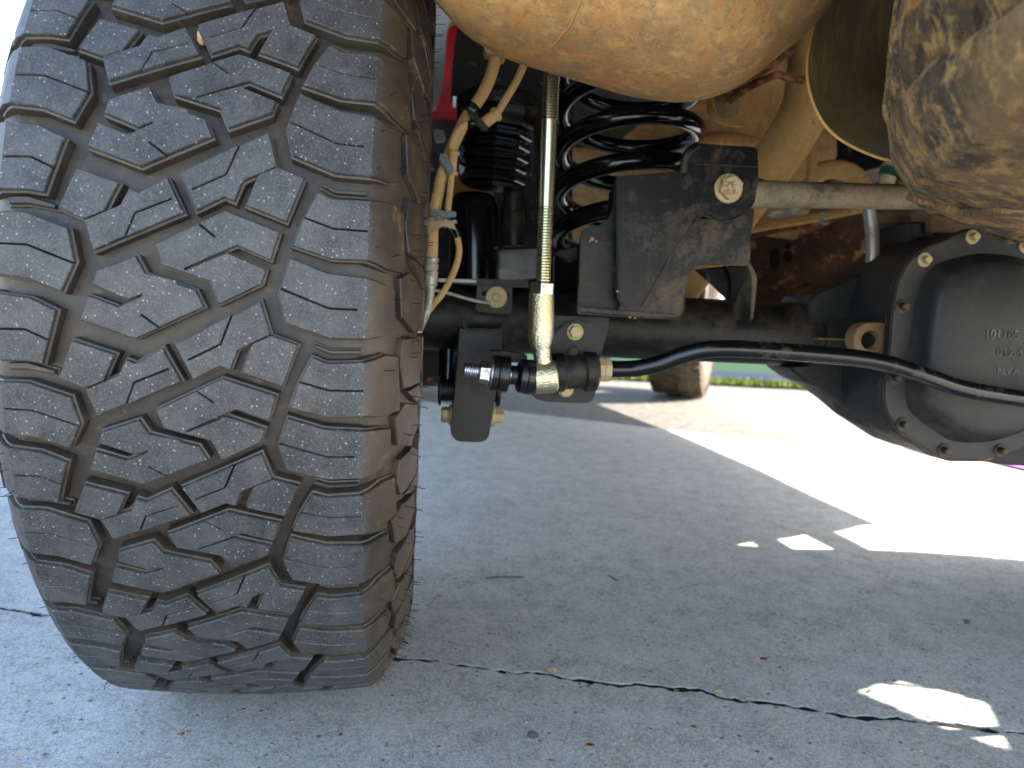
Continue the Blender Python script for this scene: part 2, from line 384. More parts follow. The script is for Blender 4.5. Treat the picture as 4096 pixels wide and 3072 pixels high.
def slab(name, edge, farY, mat):
    edge = [Vector((-60, edge[0].y, 0))]+edge+[Vector((60, edge[-1].y, 0))]
    bm = bmesh.new(); top = [bm.verts.new(v) for v in edge]
    n = len(edge); xs0, xs1 = edge[0].x, edge[-1].x
    rows = [top]
    inner = [bm.verts.new((v.x, v.y+(.02 if farY > 0 else -.02), .0)) for v in edge]; rows.append(inner)
    far = [bm.verts.new((v.x, (farY if farY < 0 else max(v.y+.3, FA.y+(FB.y-FA.y)/(FB.x-FA.x)*(max(-2, min(2.4, v.x))-FA.x))), 0)) for v in edge]; rows.append(far)
    for a, b in zip(rows, rows[1:]):
        for i in range(n-1): bm.faces.new((a[i], a[i+1], b[i+1], b[i]))
    bot = [bm.verts.new((v.co.x, v.co.y+(.004 if farY > 0 else -.004), -.055)) for v in top]
    for i in range(n-1): bm.faces.new((top[i], top[i+1], bot[i+1], bot[i]))
    return tag(link(name, finish(bm, 60), mat), kind='structure')
slab('concrete_slab', edge_line(.0045, 3.1, .0065), 3.35, M['concrete'])
slab('concrete_slab', edge_line(-.0045, 8.7, .0065), -30, M['concrete'])
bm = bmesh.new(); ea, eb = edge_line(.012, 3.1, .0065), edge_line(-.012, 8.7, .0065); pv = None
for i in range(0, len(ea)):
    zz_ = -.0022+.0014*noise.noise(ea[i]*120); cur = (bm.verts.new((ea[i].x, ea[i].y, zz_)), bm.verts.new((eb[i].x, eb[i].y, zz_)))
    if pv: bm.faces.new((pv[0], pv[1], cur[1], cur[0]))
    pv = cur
tag(link('crack_shade_soil', finish(bm), M['soil']), kind='structure')  # dark ribbon nearly flush; shade of the deep gap is put into its colour
bm = bmesh.new()
q = [(-60, 1.2), (60, 1.2), (60, 5.2), (-60, 5.2)]
vsx = [bm.verts.new((x, y, -.004)) for x, y in q]; bm.faces.new(vsx)
tag(link('old_concrete_drive', finish(bm), M['concrete_old']), kind='structure')
bm = bmesh.new(); vsx = [bm.verts.new((x, y, .012)) for x, y in [(-200, 5.05), (200, 5.05), (200, 200), (-200, 200)]]; bm.faces.new(vsx)
tag(link('lawn', finish(bm), M['lawn']), kind='structure')
bm = bmesh.new(); vsx = [bm.verts.new((x, y, .017)) for x, y in [(-200, 5.35), (200, 5.35), (200, 6.1), (-200, 6.1)]]; bm.faces.new(vsx)  # dark blue strip: tree shade on the lawn put into the colour
tag(link('lawn_shade_strip', finish(bm), simple('blue_grey_lawn_shade', (.006, .010, .030), .95, (.010, .016, .036), 5)), kind='structure')
# near strip of grass
bm = bmesh.new()
for i in range(9000):
    x = random.uniform(-2, 5); y = 5.0+random.random()**1.5*.4; h = random.uniform(.015, .05); a = random.random()*6.28
    d_ = Vector((math.cos(a), math.sin(a), 0))*.004; p = Vector((x, y, .01)); t = p+Vector((random.uniform(-.02, .02), random.uniform(-.02, .02), h))
    bm.faces.new([bm.verts.new(p-d_), bm.verts.new(p+d_), bm.verts.new(t)])
tag(link('grass', finish(bm, smooth=False), M['grass']), 'sunlit yellow-green grass edge beyond the concrete', 'grass', kind='stuff')
# embedded aggregate stones
def blob(bm, c, rx, ry, rz, rot, sub=1):
    r = bmesh.ops.create_icosphere(bm, subdivisions=sub, radius=1)
    mt = Matrix.Translation(c) @ Matrix.Rotation(rot, 4, 'Z') @ Matrix.Diagonal((rx, ry, rz, 1))
    for v in r['verts']:
        v.co *= 1+.25*noise.noise(v.co*1.7+c*40); v.co = mt @ v.co
def scatter(name, n, mat, smin, smax, label, seed):
    random.seed(seed); bm = bmesh.new(); i = 0
    while i < n:
        px, py = random.uniform(-200, 4300), 1900+1250*random.random()**.7
        p = G(px, py)
        if noise.noise(Vector((p.x*3, p.y*3, seed))) < random.uniform(-.5, .3): continue
        s = random.uniform(smin, smax); blob(bm, Vector((p.x, p.y, .0002)), s, s*random.uniform(.4, .8), s*.22, random.random()*6.28); i += 1
    return tag(link(name, finish(bm, 80), mat), label, 'gravel', kind='stuff')
scatter('embedded_pebbles', 280, M['stone'], .0014, .0042, 'brown and cream pebbles showing through the worn concrete', 3)
scatter('dark_grit', 90, M['stone_dark'], .001, .0022, 'dark grit chips scattered over the concrete', 5)
# loose things on the concrete
def loose(px, py, s, mat, name, label, cat, tall=.4, ar=.6, rot=0):
    bm = bmesh.new(); p = G(px, py); blob(bm, Vector((p.x, p.y, s*tall*.7)), s, s*ar, s*tall, rot, 2)
    return tag(link(name, finish(bm, 80), mat), label, cat)
def leaf(px, py, s, rot, label):
    bm = bmesh.new(); p = G(px, py); pts = [(-1, 0), (-.5, .45), (.1, .6), (.55, .3), (1, .05), (.5, -.35), (-.1, -.5), (-.6, -.3)]
    R_ = Matrix.Rotation(rot, 3, 'Z'); top = []
    for x, y in pts:
        v = R_ @ Vector((x*s, y*s, .0)); top.append(bm.verts.new(p+v+Vector((0, 0, .0015+.25*s*abs(y)+.12*s*(x*x)))))
    c = bm.verts.new(p+Vector((0, 0, .0008)))
    for i in range(8): bm.faces.new((top[i], top[(i+1) % 8], c))
    bmesh.ops.solidify(bm, geom=bm.faces[:], thickness=.0005)
    return tag(link('dry_leaf', finish(bm), M['leaf']), label, 'leaf')
leaf(3055, 2640, .007, .3, 'largest orange dry leaf scrap, right of centre behind the crack')
leaf(3120, 2674, .004, 1.2, 'small orange leaf scrap just below and right of the largest one')
leaf(2775, 2912, .0042, 2.0, 'triangular orange leaf scrap on the near slab below the crack')
leaf(2360, 2985, .0055, .1, 'long thin orange leaf scrap near the bottom edge')
leaf(1745, 2650, .0055, .2, 'amber leaf scrap lying in the crack beside the big tyre')
leaf(1755, 2388, .0052, .0, 'reddish brown leaf lying on the slab right of the tyre')
leaf(3478, 2768, .0045, .5, 'orange scrap at the pointed left end of the sunlit patch')
loose(2205, 2690, .0075, M['stone'], 'pebble', 'tan pebble sitting in the crack, leftmost of the pebbles in it', 'pebble', .6)
loose(2870, 2772, .006, M['stone'], 'pebble', 'pale pebble wedged in the crack below the centre of the picture', 'pebble', .6)
loose(2998, 2800, .0055, M['stone'], 'pebble', 'brown pebble on the lower lip of the crack', 'pebble', .5)
loose(3865, 2492, .0045, M['stone_dark'], 'stone_chip', 'blue grey stone chip standing on the shaded slab at right', 'stone', .8)
loose(3888, 2480, .0035, M['stone'], 'stone_chip', 'pale stone chip just behind the blue grey one', 'stone', .8)
loose(2945, 2658, .0042, M['stone'], 'stone_chip', 'whitish stone chip left of the largest orange leaf scrap', 'stone', .7)
loose(2130, 2948, .006, M['stone_dark'], 'stone_chip', 'bluish stone chip on the near slab at the bottom centre', 'stone', .6)
loose(3578, 2725, .003, M['stone_dark'], 'stone_chip', 'tiny dark chip inside the small thin sunlit patch', 'stone', .5)
tw = tube('twig', [G(1945, 2312, .002), G(2010, 2308, .003), G(2095, 2308, .002)], .0011, M['twig'], None, 8); tag(tw, 'thin dark straight twig lying on the shaded concrete', 'twig')
tw = tube('twig', [G(2432, 2300, .0015), G(2470, 2322, .0015)], .0009, M['twig'], None, 8); tag(tw, 'very short dark twig right of the longer one', 'twig')
# flat purple patch far right
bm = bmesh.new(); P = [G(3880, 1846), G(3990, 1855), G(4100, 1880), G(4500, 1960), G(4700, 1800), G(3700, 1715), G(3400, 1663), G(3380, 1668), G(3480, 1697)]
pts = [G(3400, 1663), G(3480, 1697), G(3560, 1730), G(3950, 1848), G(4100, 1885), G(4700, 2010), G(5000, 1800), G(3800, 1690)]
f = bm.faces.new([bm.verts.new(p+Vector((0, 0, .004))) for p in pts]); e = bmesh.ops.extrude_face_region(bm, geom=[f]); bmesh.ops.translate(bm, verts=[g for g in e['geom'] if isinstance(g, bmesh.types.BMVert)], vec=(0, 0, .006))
tag(link('purple_patch', finish(bm), M['purple']), 'flat purple patch on the sunlit ground behind the axle housing', 'mat')
# far hedge
bm = bmesh.new(); random.seed(2)
for i in range(5000):
    x = random.uniform(-25, 45); y = 34+random.uniform(-1.5, 1.5); z = random.uniform(0, 2.2); s = random.uniform(.08, .2)
    a, b = random.random()*6.28, random.random()*3
    u = Vector((math.cos(a), math.sin(a)*math.cos(b), math.sin(b)))*s; v = Vector((-math.sin(a), math.cos(a), math.cos(b)))*s*.5; p = Vector((x, y, z))
    bm.faces.new([bm.verts.new(p+u), bm.verts.new(p+v), bm.verts.new(p-u), bm.verts.new(p-v)])
tag(link('hedge', finish(bm, smooth=False), M['hedge']), 'dark green hedge far beyond the lawn', 'hedge', kind='stuff')
# ---------------------------------------------------------------- big left rear tyre
R, CROWN, TE = .45, .0060, .1195
PROF = [(TE, -.0060), (.127, -.0115), (.135, -.022), (.1445, -.036), (.1525, -.055), (.1585, -.078), (.161, -.10), (.159, -.13), (.151, -.165), (.136, -.198), (.117, -.215)]
cum = [TE]
for a, b in zip(PROF, PROF[1:]): cum.append(cum[-1]+math.hypot(b[0]-a[0], b[1]-a[1]))
def prof(u):
    s = 1 if u >= 0 else -1; u = abs(u)
    if u <= TE:
        dr = -2*CROWN*u/.0144*1; n = Vector((-dr, 1)).normalized(); return Vector((s*u, R-CROWN*(u/.12)**2)), Vector((s*n.x, n.y))
    for i in range(len(cum)-1):
        if u <= cum[i+1] or i == len(cum)-2:
            t = (u-cum[i])/(cum[i+1]-cum[i]); a, b = PROF[i], PROF[i+1]; T = Vector((b[0]-a[0], b[1]-a[1])).normalized()
            return Vector((s*(a[0]+(b[0]-a[0])*t), R+a[1]+(b[1]-a[1])*t)), Vector((s*-T.y, T.x))
def surf(s, u, h):
    p, n = prof(u); x = p.x+n.x*h; r = p.y+n.y*h; th = s/R
    return Vector((x, -r*math.cos(th), r*math.sin(th)))
def tyre_su(px, py):
    q = ray(px, py); rr = R; o = O-AXC
    for _ in range(4):
        oy, oz, dy, dz = o.dot(nn), o.z, q.dot(nn), q.z
        a = dy*dy+dz*dz; b = 2*(oy*dy+oz*dz); c = oy*oy+oz*oz-rr*rr; t = (-b-math.sqrt(b*b-4*a*c))/2/a
        P = o+q*t; x = P.dot(ax); rr = R-CROWN*(x/.12)**2
    return math.atan2(P.z, -P.dot(nn))*R, x
def zt(x, y): return tyre_su(x/1.3825, 800+y/1.3825)
PERN = .109
def off_poly(P, d):
    n = len(P); out = []
    A = sum(P[i][0]*P[(i+1) % n][1]-P[(i+1) % n][0]*P[i][1] for i in range(n)); sg = 1 if A > 0 else -1
    for i in range(n):
        a, b, c = Vector(P[i-1]), Vector(P[i]), Vector(P[(i+1) % n])
        e1, e2 = (b-a), (c-b)
        if e1.length < 1e-7 or e2.length < 1e-7: out.append(tuple(b)); continue
        e1.normalize(); e2.normalize(); n1 = Vector((-e1.y, e1.x))*sg; n2 = Vector((-e2.y, e2.x))*sg
        m = n1+n2; L = m.length
        if L < .3: m = n1; k = 1
        else: m = m/L; k = min(1/max(.35, m.dot(n1)), 1.8)
        out.append((b.x+m.x*d*k, b.y+m.y*d*k))
    return out
def add_slits(poly, slits, wd=.0009):
    """cut narrow sipes, each starting on (or just outside) an outline edge, into the outline"""
    for sl in slits:
        st = Vector(sl[0]); best = None
        for i in range(len(poly)):
            a, b = Vector(poly[i]), Vector(poly[(i+1) % len(poly)]); e = b-a; L2 = e.length_squared
            if L2 < 1e-10: continue
            t = max(.02, min(.98, (st-a).dot(e)/L2)); q = a+e*t; dd = (q-st).length
            if best is None or dd < best[0]: best = (dd, i, q, e.normalized())
        _, i, q, e = best
        path = [q]+[Vector(p) for p in sl[1:]]
        L, Rr = [], []
        for j, p in enumerate(path):
            t = (path[min(j+1, len(path)-1)]-path[max(j-1, 0)]).normalized(); nrm = Vector((-t.y, t.x))*wd/2
            L.append(p+nrm); Rr.append(p-nrm)
        if j == len(path)-1: pass
        # order so that the first side met along the outline comes first
        if (L[0]-Rr[0]).dot(e) < 0: first, second = L, Rr
        else: first, second = Rr, L
        poly = poly[:i+1]+[tuple(v) for v in first]+[tuple(v) for v in reversed(second)]+poly[i+1:]
    return poly
def block_mesh(pix, sl, depth=.0125, ext=None, su=None):
    P = su or [zt(*q) for q in pix]
    if ext: P = ext(P)
    S = [[zt(*q) for q in s] for s in sl]
    # end sipes slightly short so that the two halves stay one block
    P0 = [tuple(p) for p in P]
    P = add_slits(P0, S)
    sc = sum(p[0] for p in P)/len(P); P = [(p[0]-sc, p[1]) for p in P]; P0 = [(p[0]-sc, p[1]) for p in P0]
    bm = bmesh.new()
    if depth > .0115:      # stepped foot of the block
        E_ = off_poly(P0, -.0014); st = [[bm.verts.new((a_, b_, h)) for a_, b_ in pl] for pl, h in ((E_, -depth), (E_, -.0042), (P0, -.0036))]
        for a, b in zip(st, st[1:]):
            for i in range(len(P0)): bm.faces.new((a[i], a[(i+1) % len(P0)], b[(i+1) % len(P0)], b[i]))
    rings = [(P, -depth), (P, -.0008), (off_poly(P, .0005), 0.0)]
    V3 = [[bm.verts.new((s, u, h)) for s, u in ring] for ring, h in rings]; n = len(P)
    for a, b in zip(V3, V3[1:]):
        for i in range(n): bm.faces.new((a[i], a[(i+1) % n], b[(i+1) % n], b[i]))
    f = bm.faces.new(V3[-1]); f.normal_update(); bmesh.ops.triangulate(bm, faces=[f], ngon_method='EAR_CLIP')
    smin, smax = min(p[0] for p in P), max(p[0] for p in P); umin, umax = min(p[1] for p in P), max(p[1] for p in P)
    cuts = [((smin+(smax-smin)*i/8, 0, 0), (1, 0, 0)) for i in range(1, 8)] + [((0, u, 0), (0, 1, 0)) for u in [TE*sg for sg in (-1, 1)]+[-c for c in cum[1:5]]+cum[1:5]+[-.09, -.06, -.03, 0, .03, .06, .09] if umin+.001 < u < umax-.001]
    for co, no in cuts: bmesh.ops.bisect_plane(bm, geom=bm.verts[:]+bm.edges[:]+bm.faces[:], dist=1e-6, plane_co=co, plane_no=no)
    lay = bm.verts.layers.float.new('mud')
    for v in bm.verts:
        s, u, h = v.co; dp = min(1, max(0, (-h-.0012)/.004)); sd = min(1, max(0, (abs(u)-TE-.0003)/.0008))
        v[lay] = max(dp*.85, sd*.95)*(1.0 if u > 0 or dp > .5 else .6) if u > -.05 else max(dp*.8, sd*.7)
        v.co = surf(s, u, h)
    me = finish(bm, 28); return me, sc
BL = {
 'A': ([(530, 390), (750, 310), (800, 405), (1080, 497), (1125, 592), (745, 767), (440, 660), (485, 528), (655, 592), (974, 461), (968, 451), (710, 550), (510, 468)], [[(885, 717), (780, 635)]]),
 'B': ([(855, 245), (1245, 72), (1545, 185), (1495, 330), (1310, 252), (1018, 373), (1021, 380), (1256, 292), (1470, 380), (1445, 455), (1212, 560), (1160, 440), (893, 355)], [[(1090, 130), (1188, 208)]]),
 'C': ([(965, 798), (1440, 560), (1495, 745), (1390, 793), (1312, 833), (1272, 940), (1215, 918), (1068, 992)], [[(1280, 637), (1218, 800), (1040, 885)]]),
 'D': ([(1499, 749), (1648, 803), (1562, 1032), (1338, 958), (1394, 795)], []),
 'E': ([(695, 885), (748, 905), (895, 822), (1000, 1005), (535, 1195), (470, 1047), (570, 1006), (655, 970)], [[(700, 1132), (740, 1010), (930, 935)]]),
 'F': ([(395, 778), (632, 855), (570, 1002), (467, 1042), (322, 985)], []),
 'G': ([(1605, 320), (1810, 405), (2017, 432), (2012, 770), (1820, 765), (1580, 680), (1540, 520)], [[(1552, 490), (1820, 600), (1975, 608)]]),
 'H': ([(1728, 872), (1810, 905), (2050, 900), (2040, 1200), (1815, 1205), (1602, 1150), (1650, 1020)], [[(1680, 1018), (1820, 1055), (2005, 1057)]]),
 'I': ([(-40, 60), (135, 62), (372, 155), (408, 338), (335, 505), (150, 432), (-40, 430)], [[(400, 346), (145, 245), (-10, 238)]]),
 'J': ([(-40, 525), (160, 540), (305, 612), (232, 905), (130, 888), (-40, 888)], [[(275, 777), (135, 715), (-10, 712)]]),
}
def lathe_ring(prof_pts, seg, bm=None):
    bm = bm or bmesh.new(); rings = []
    for i in range(seg):
        a = 2*math.pi*i/seg; rings.append([bm.verts.new((x, -r*math.cos(a), r*math.sin(a))) for x, r in prof_pts])
    for i in range(seg):
        a, b = rings[i], rings[(i+1) % seg]
        for j in range(len(prof_pts)-1): bm.faces.new((a[j], b[j], b[j+1], a[j+1]))
    return bm
us = [-cum[-1]+i*(2*cum[-1])/72 for i in range(73)]
pts = []
for u in us:
    p, n = prof(u); dpt = .0125 if abs(u) < TE else max(.0055, .0125-(abs(u)-TE)*.27)
    pts.append((p.x-n.x*dpt, p.y-n.y*dpt))
bm = lathe_ring(pts, 360); lay = bm.verts.layers.float.new('mud')
for v in bm.verts: v[lay] = .85
me = finish(bm, 40); me.name = 'rear_tyre'; me.materials.append(M['tread'])
tyre = bpy.data.objects.new('rear_tyre', me); C_.objects.link(tyre); tyre.parent = truck; tyre.location = AXC-TR; tyre.rotation_euler = (0, 0, PSI); tyre['_w'] = list(AXC)
tag(tyre, 'large dusty black off-road tyre nearest the viewer, brown mud in its grooves')
# pitch sequence measured from the tyre: s of the first shoulder lug in each period
marks = {-2: .270, -1: .160, 0: .041, 1: -.071, 2: -.170, 3: -.276, 4: -.382, 5: -.490}
tot = 2*math.pi*R; NP = 26
def mark(k):
    if k < -2:
        return marks[-2]+(-2-k)*((tot+marks[5]-marks[-2])/(NP-7))
    if k > 5: return mark(k-NP)-tot
    return marks[k]
def build_blocks():
    protos = {}
    for key, (pix, sl) in BL.items():
        su = [zt(*q) for q in pix]
        if key == 'G':
            su = su[:2]+[su[2], (su[2][0]-.003, .139), (su[2][0]-.006, .149), (su[3][0]+.006, .149), (su[3][0]+.002, .139)]+su[3:]
            su[2] = (su[2][0], TE+.001); su[7] = (su[7][0], TE+.001)
        if key == 'H':
            su = su[:2]+[(su[2][0], TE+.001), (su[2][0]+.004, .141), (su[2][0]+.001, .156), (su[3][0]-.004, .160), (su[3][0]-.004, .141), (su[3][0], TE+.001)]+su[4:]
        if key == 'I':
            su[0] = (su[1][0]-.002, -.146); su[-1] = (su[-2][0]+.004, -.146)
        if key == 'J':
            su[0] = (su[1][0]+.004, -.140); su[-1] = (su[-2][0]-.001, -.140)
        # nominal s is brought to the marks' frame: this trace sits in period 0
        me_, sc = block_mesh(None, sl, su=su)
        me_.materials.append(M['tread']); me_.name = 'tread_block'; protos[key] = (me_, sc)
    # groove bars (stone ejectors) between the shoulder lugs
    for key, q in (('K', [(1738, 805), (1820, 838), (1990, 838), (1990, 858), (1816, 858), (1736, 822)]), ('L', [(20, 908), (120, 908), (278, 955), (278, 975), (120, 945), (20, 945)])):
        me_, sc = block_mesh(None, [], su=[(lambda a: (a[0], a[1]))(zt(*p)) for p in q], depth=.0125)
        for v in me_.vertices:
            rr = math.hypot(v.co.y, v.co.z); k_ = (rr-.0065)/rr; v.co.y *= k_; v.co.z *= k_
        for d_ in me_.attributes['mud'].data: d_.value = .55
        me_.materials.append(M['tread']); me_.name = 'groove_bar'; protos[key] = (me_, sc)
    # sidewall lugs, angular and irregular
    rnd = random.Random(4)
    for key, c0, q in (('S', 0, [(.034, .154), (.042, .170), (.030, .200), (.002, .206), (-.010, .184), (.004, .158)]), ('T', 0, [(-.014, .163), (-.014, .190), (-.034, .212), (-.060, .204), (-.056, .166), (-.036, .158)]),
                       ('U', 0, [(.052, .172), (.050, .205), (.032, .216), (.034, .198)]), ('X', 0, [(.026, .212), (.052, .220), (.050, .240), (-.004, .236), (-.010, .214)]), ('W', 0, [(-.016, .218), (-.050, .216), (-.046, .240), (-.014, .238)]),
                       ('Y', 0, [(.028, -.156), (.034, -.176), (.010, -.196), (-.012, -.182), (-.008, -.156)]), ('Z', 0, [(-.018, -.156), (-.014, -.188), (-.046, -.196), (-.050, -.158)])):
        me_, sc = block_mesh(None, [], su=q, depth=.010)
        me_.materials.append(M['tread']); me_.name = 'sidewall_lug'; protos[key] = (me_, sc)
    s0, s1 = marks[0], marks[1]
    for k in range(-12, 14):
        a, b = mark(k), mark(k+1); ratio = (a-b)/(s0-s1)
        for key, (me_, sc) in protos.items():
            t = (s0-sc)/(s0-s1)              # position inside the period, may leave 0..1
            kk = math.floor(t); ft = t-kk
            A_, B_ = mark(k+kk), mark(k+kk+1); s = A_+(B_-A_)*ft
            th = s/R
            nm = {'K': 'groove_bar', 'L': 'groove_bar'}.get(key, 'sidewall_lug' if key in 'STUXWYZ' else 'tread_block')
            o = bpy.data.objects.new(nm, me_); C_.objects.link(o); o.parent = tyre; o.rotation_euler = (-th, 0, 0); o.scale = (1, 1, (A_-B_)/(s0-s1))
build_blocks()
# rubber vent hairs
bm = bmesh.new(); random.seed(11)
for i in range(230):
    u = random.choice((random.uniform(.118, .225), random.uniform(-.225, -.118), random.uniform(.16, .22))); s = random.uniform(-.62, .5)
    p, n = prof(u); a = surf(s, u, .0); b = surf(s+random.uniform(-.002, .002), u, .0085*random.uniform(.5, 1.2))
    tube_bm([a, a.lerp(b, .5)+Vector((random.uniform(-.0006, .0006), 0, random.uniform(-.0006, .0006))), b], .00032, 5, bm)
me = finish(bm, 80); me.materials.append(M['hair']); me.name = 'rubber_hair'
o = bpy.data.objects.new('rubber_hair', me); C_.objects.link(o); o.parent = tyre; o['kind'] = 'stuff'
bm = bmesh.new(); cc = surf(*tyre_su(796, 114), -.008); blob(bm, Vector((0, 0, 0)), .0035, .003, .006, .3, 2)
me = finish(bm, 80); me.transform(Matrix.Translation(cc)); me.materials.append(simple('orange_grit', (.6, .3, .1), .8, (.5, .42, .3), 300)); me.name = 'lodged_stone'
Mt = Matrix.Translation(AXC) @ Matrix.Rotation(PSI, 4, 'Z'); me.transform(Mt)
tag(link('lodged_stone', me, me.materials[0]), 'small orange and white stone lodged in an upper tread groove', 'stone')
# rim of this wheel (seen only past the tyre)
bm = lathe_ring([(.105, .235), (.112, .232), (.108, .218), (.09, .21), (.03, .20), (.02, .12), (-.02, .10), (-.05, .05), (-.05, .001)], 64)
me = finish(bm); me.transform(Mt); link('wheel_rim', me, M['alloy'], truck)
# ---------------------------------------------------------------- muffler
def loft_can(name, outline, ctr, d0, d1, mat, pw=.5, rings=15):
    bm = bmesh.new(); dm, hd = (d0+d1)/2, (d1-d0)/2; base = [V(x, y, dm) for x, y in outline]; c = V(*ctr, dm); rs = []
    for i in range(rings):
        t = -1+2*i/(rings-1); t *= .995; k = (1-abs(t)**2.4)**pw
        rs.append([bm.verts.new(c+(p-c)*k+nn*hd*t) for p in base])
    n = len(base)
    for a, b in zip(rs, rs[1:]):
        for i in range(n): bm.faces.new((a[i], a[(i+1) % n], b[(i+1) % n], b[i]))
    bm.faces.new(rs[0]); bm.faces.new(rs[-1]); return link(name, finish(bm, 60), mat, truck)
ol = [(1560, -260), (1680, -110), (1783, 8), (1835, 60), (1900, 108), (2000, 163), (2100, 202), (2200, 232), (2300, 262), (2400, 292), (2500, 322), (2600, 350), (2700, 368), (2790, 377), (2860, 371), (2930, 353), (2985, 326), (3040, 283), (3100, 235), (3160, 188), (3210, 140), (3255, 85), (3285, 25), (3300, -60), (3300, -330), (3150, -520), (2500, -600), (1800, -520)]
sm = [tuple(v[:2]) for v in catmull([Vector((*p, 0)) for p in ol+[ol[0]]], 4)][:-1]
muf = loft_can('muffler', sm, (2480, -110), -.47, -.25, M['muffler'], .42, 25); tag(muf, 'big tan rusty oval muffler can')
tube('muffler_outlet', [(1700, -300, -.36), (1560, -330, -.36), (1300, -420, -.36)], .03, M['muffler'], muf)
tube('muffler_strap', [(2100, -560, -.36), (2100, -800, -.36)], .008, M['black'], muf)
# weld seams on the can
def seam(pts, r):
    out = []; dg = bpy.context.evaluated_depsgraph_get()
    inv = Vector(muf['_w'])
    for x, y in [tuple(v[:2]) for v in catmull([Vector((*p, 0)) for p in pts], 5)]:
        q = ray(x, y).normalized(); hit, loc, nrm, _ = muf.ray_cast(O-inv, q)
        if hit: out.append(loc+inv)
    if len(out) > 2: link('weld_seam', finish(tube_bm(out, r*.8, 8), 80), M['weld'], muf)
bpy.context.view_layer.update()
seam([(2322, 5), (2300, 60), (2275, 110), (2240, 150), (2205, 195)], .0011)
# ---------------------------------------------------------------- background of the wheel well
box('frame_rail', VC(.47, .95, .86), (.10, 3.2, .16), M['black_deep'])
prism('spring_tower', [(1838, 60), (2290, 60), (2290, 1010), (2190, 1010), (2150, 700), (2130, 470), (1990, 400), (1850, 380), (1808, 375), (1815, 200)], .12, .05, M['black_deep'], r=20)
prism('body_panel', [(1700, -200), (2100, -200), (2000, 20), (1845, 70), (1800, 90), (1788, 130), (1783, 230), (1770, 330), (1745, 430), (1660, 430), (1660, 250), (1660, 100)], .22, .02, M['silver'], r=12)
prism('red_body_panel', [(1715, -100), (2000, -100), (1990, 470), (1715, 470)], .42, .02, M['red'], r=4)
prism('dark_liner', [(1600, 300), (2300, 300), (2300, 1120), (1600, 1120)], .60, .02, M['black_deep'], r=4)
prism('spring_seat', [(2205, 1010), (2330, 1000), (2480, 1000), (2480, 1300), (2205, 1300)], .035, .05, M['gloss'], r=20, bev=.004)
prism('dark_liner', [(1690, 1100), (2330, 1110), (2330, 1330), (1840, 1330), (1836, 1545), (1690, 1545)], .30, .02, M['black_deep'], r=4)
prism('tan_liner', [(1800, 700), (1975, 700), (1975, 960), (1800, 960)], .34, .02, M['tan'], r=4)
prism('liner_clip', [(1812, 383), (1835, 388), (1832, 425), (1812, 430)], .10, .01, M['zinc'], r=3)
prism('pale_link', [(1735, 515), (1775, 520), (1785, 555), (1765, 562), (1738, 560)], .18, .02, M['silver'], r=8)
prism('blue_clip', [(1822, 585), (1850, 605), (1853, 620), (1840, 625), (1822, 610)], .03, .01, simple('blue_plastic', (.05, .12, .4), .4), r=4)
# ---------------------------------------------------------------- bump stop (ribbed, faceted)
ba, bb = V(1990, 405, .05), V(1965, 752, .05)
pr = [(0, .040), (.02, .052), (.16, .0535), (.26, .0525), (.33, .0500), (.335, .046)]
y0 = .34
for i in range(5):
    rr_ = .0500-.0012*i; t = y0+i*.125
    pr += [(t, rr_*.80), (t+.03, rr_*.80), (t+.05, rr_*.98), (t+.065, rr_), (t+.095, rr_), (t+.11, rr_*.97), (t+.12, rr_*.80)]
pr += [(.97, .041), (1.0, .034), (1.0, .01)]
bs = lathe('bump_stop', ba, bb, pr, M['rubber'], seg=9, phase=.05, sharp=12)
tag(bs, 'ribbed black rubber bump stop')
lathe('bump_stop_cup', V(1990, 385, .05), V(1988, 445, .05), [(0, .050), (.3, .054), (.8, .0545), (1, .053)], M['black'], seg=40)
# shock absorber and dark body behind
lathe('shock_absorber', V(1895, 768, .09), V(1893, 1150, .09), [(0, .012), (.02, .024), (.07, .031), (.16, .0345), (1, .035)], M['gloss'], seg=36)
lathe('jounce_tube', V(2050, 735, .09), V(2052, 850, .09), [(0, .0145), (1, .0145)], M['black'], seg=24)
lathe('jounce_base', V(2052, 826, .10), V(2055, 985, .10), [(0, .018), (.12, .0195), (1, .0195)], M['black'], seg=24)
prism('brake_caliper', [(1998, 1000), (2160, 995), (2160, 1100), (2005, 1100)], .16, .06, M['silver'], r=18, bev=.004)
prism('caliper_arm', [(1995, 1075), (2160, 1080), (2160, 1110), (1998, 1125)], .13, .03, M['silver'], r=8, bev=.003)
# ---------------------------------------------------------------- exhaust pipe, shields
hs = prism('heat_shield', [(2250, 300), (3330, 200), (3350, 620), (3100, 1130), (2960, 1120), (2700, 800), (2560, 1020), (2250, 1050)], .55, .015, M['quilt'], r=10); tag(hs, 'tan embossed heat shield panel')
prism('heat_shield_bracket', [(2840, 385), (2960, 370), (3050, 390), (3065, 430), (3040, 470), (2990, 500), (2930, 500), (2870, 480), (2840, 440)], .36, .02, M['tan'], r=18, bev=.004)
tube('shield_lip', [(2560, 640, .45), (2700, 600, .45), (2880, 560, .45), (3060, 590, .45)], .016, M['tan'])
ep = tube('exhaust_pipe', [(3262, -40, .1), (3258, 150, .1), (3245, 300, .1), (3222, 430, .1), (3165, 545, .1), (3080, 665, .11), (2980, 800, .12), (2860, 955, .13), (2740, 1110, .14), (2600, 1290, .16)], .0345, M['tan'], seg=40); tag(ep, 'wide tan dust-covered exhaust pipe')
tube('exhaust_hanger', [(3170, 195, -.02), (3080, 260, 0), (3000, 315, .02), (2945, 350, .04), (2900, 385, .05)], .0056, M['rustbrown'], seg=12)
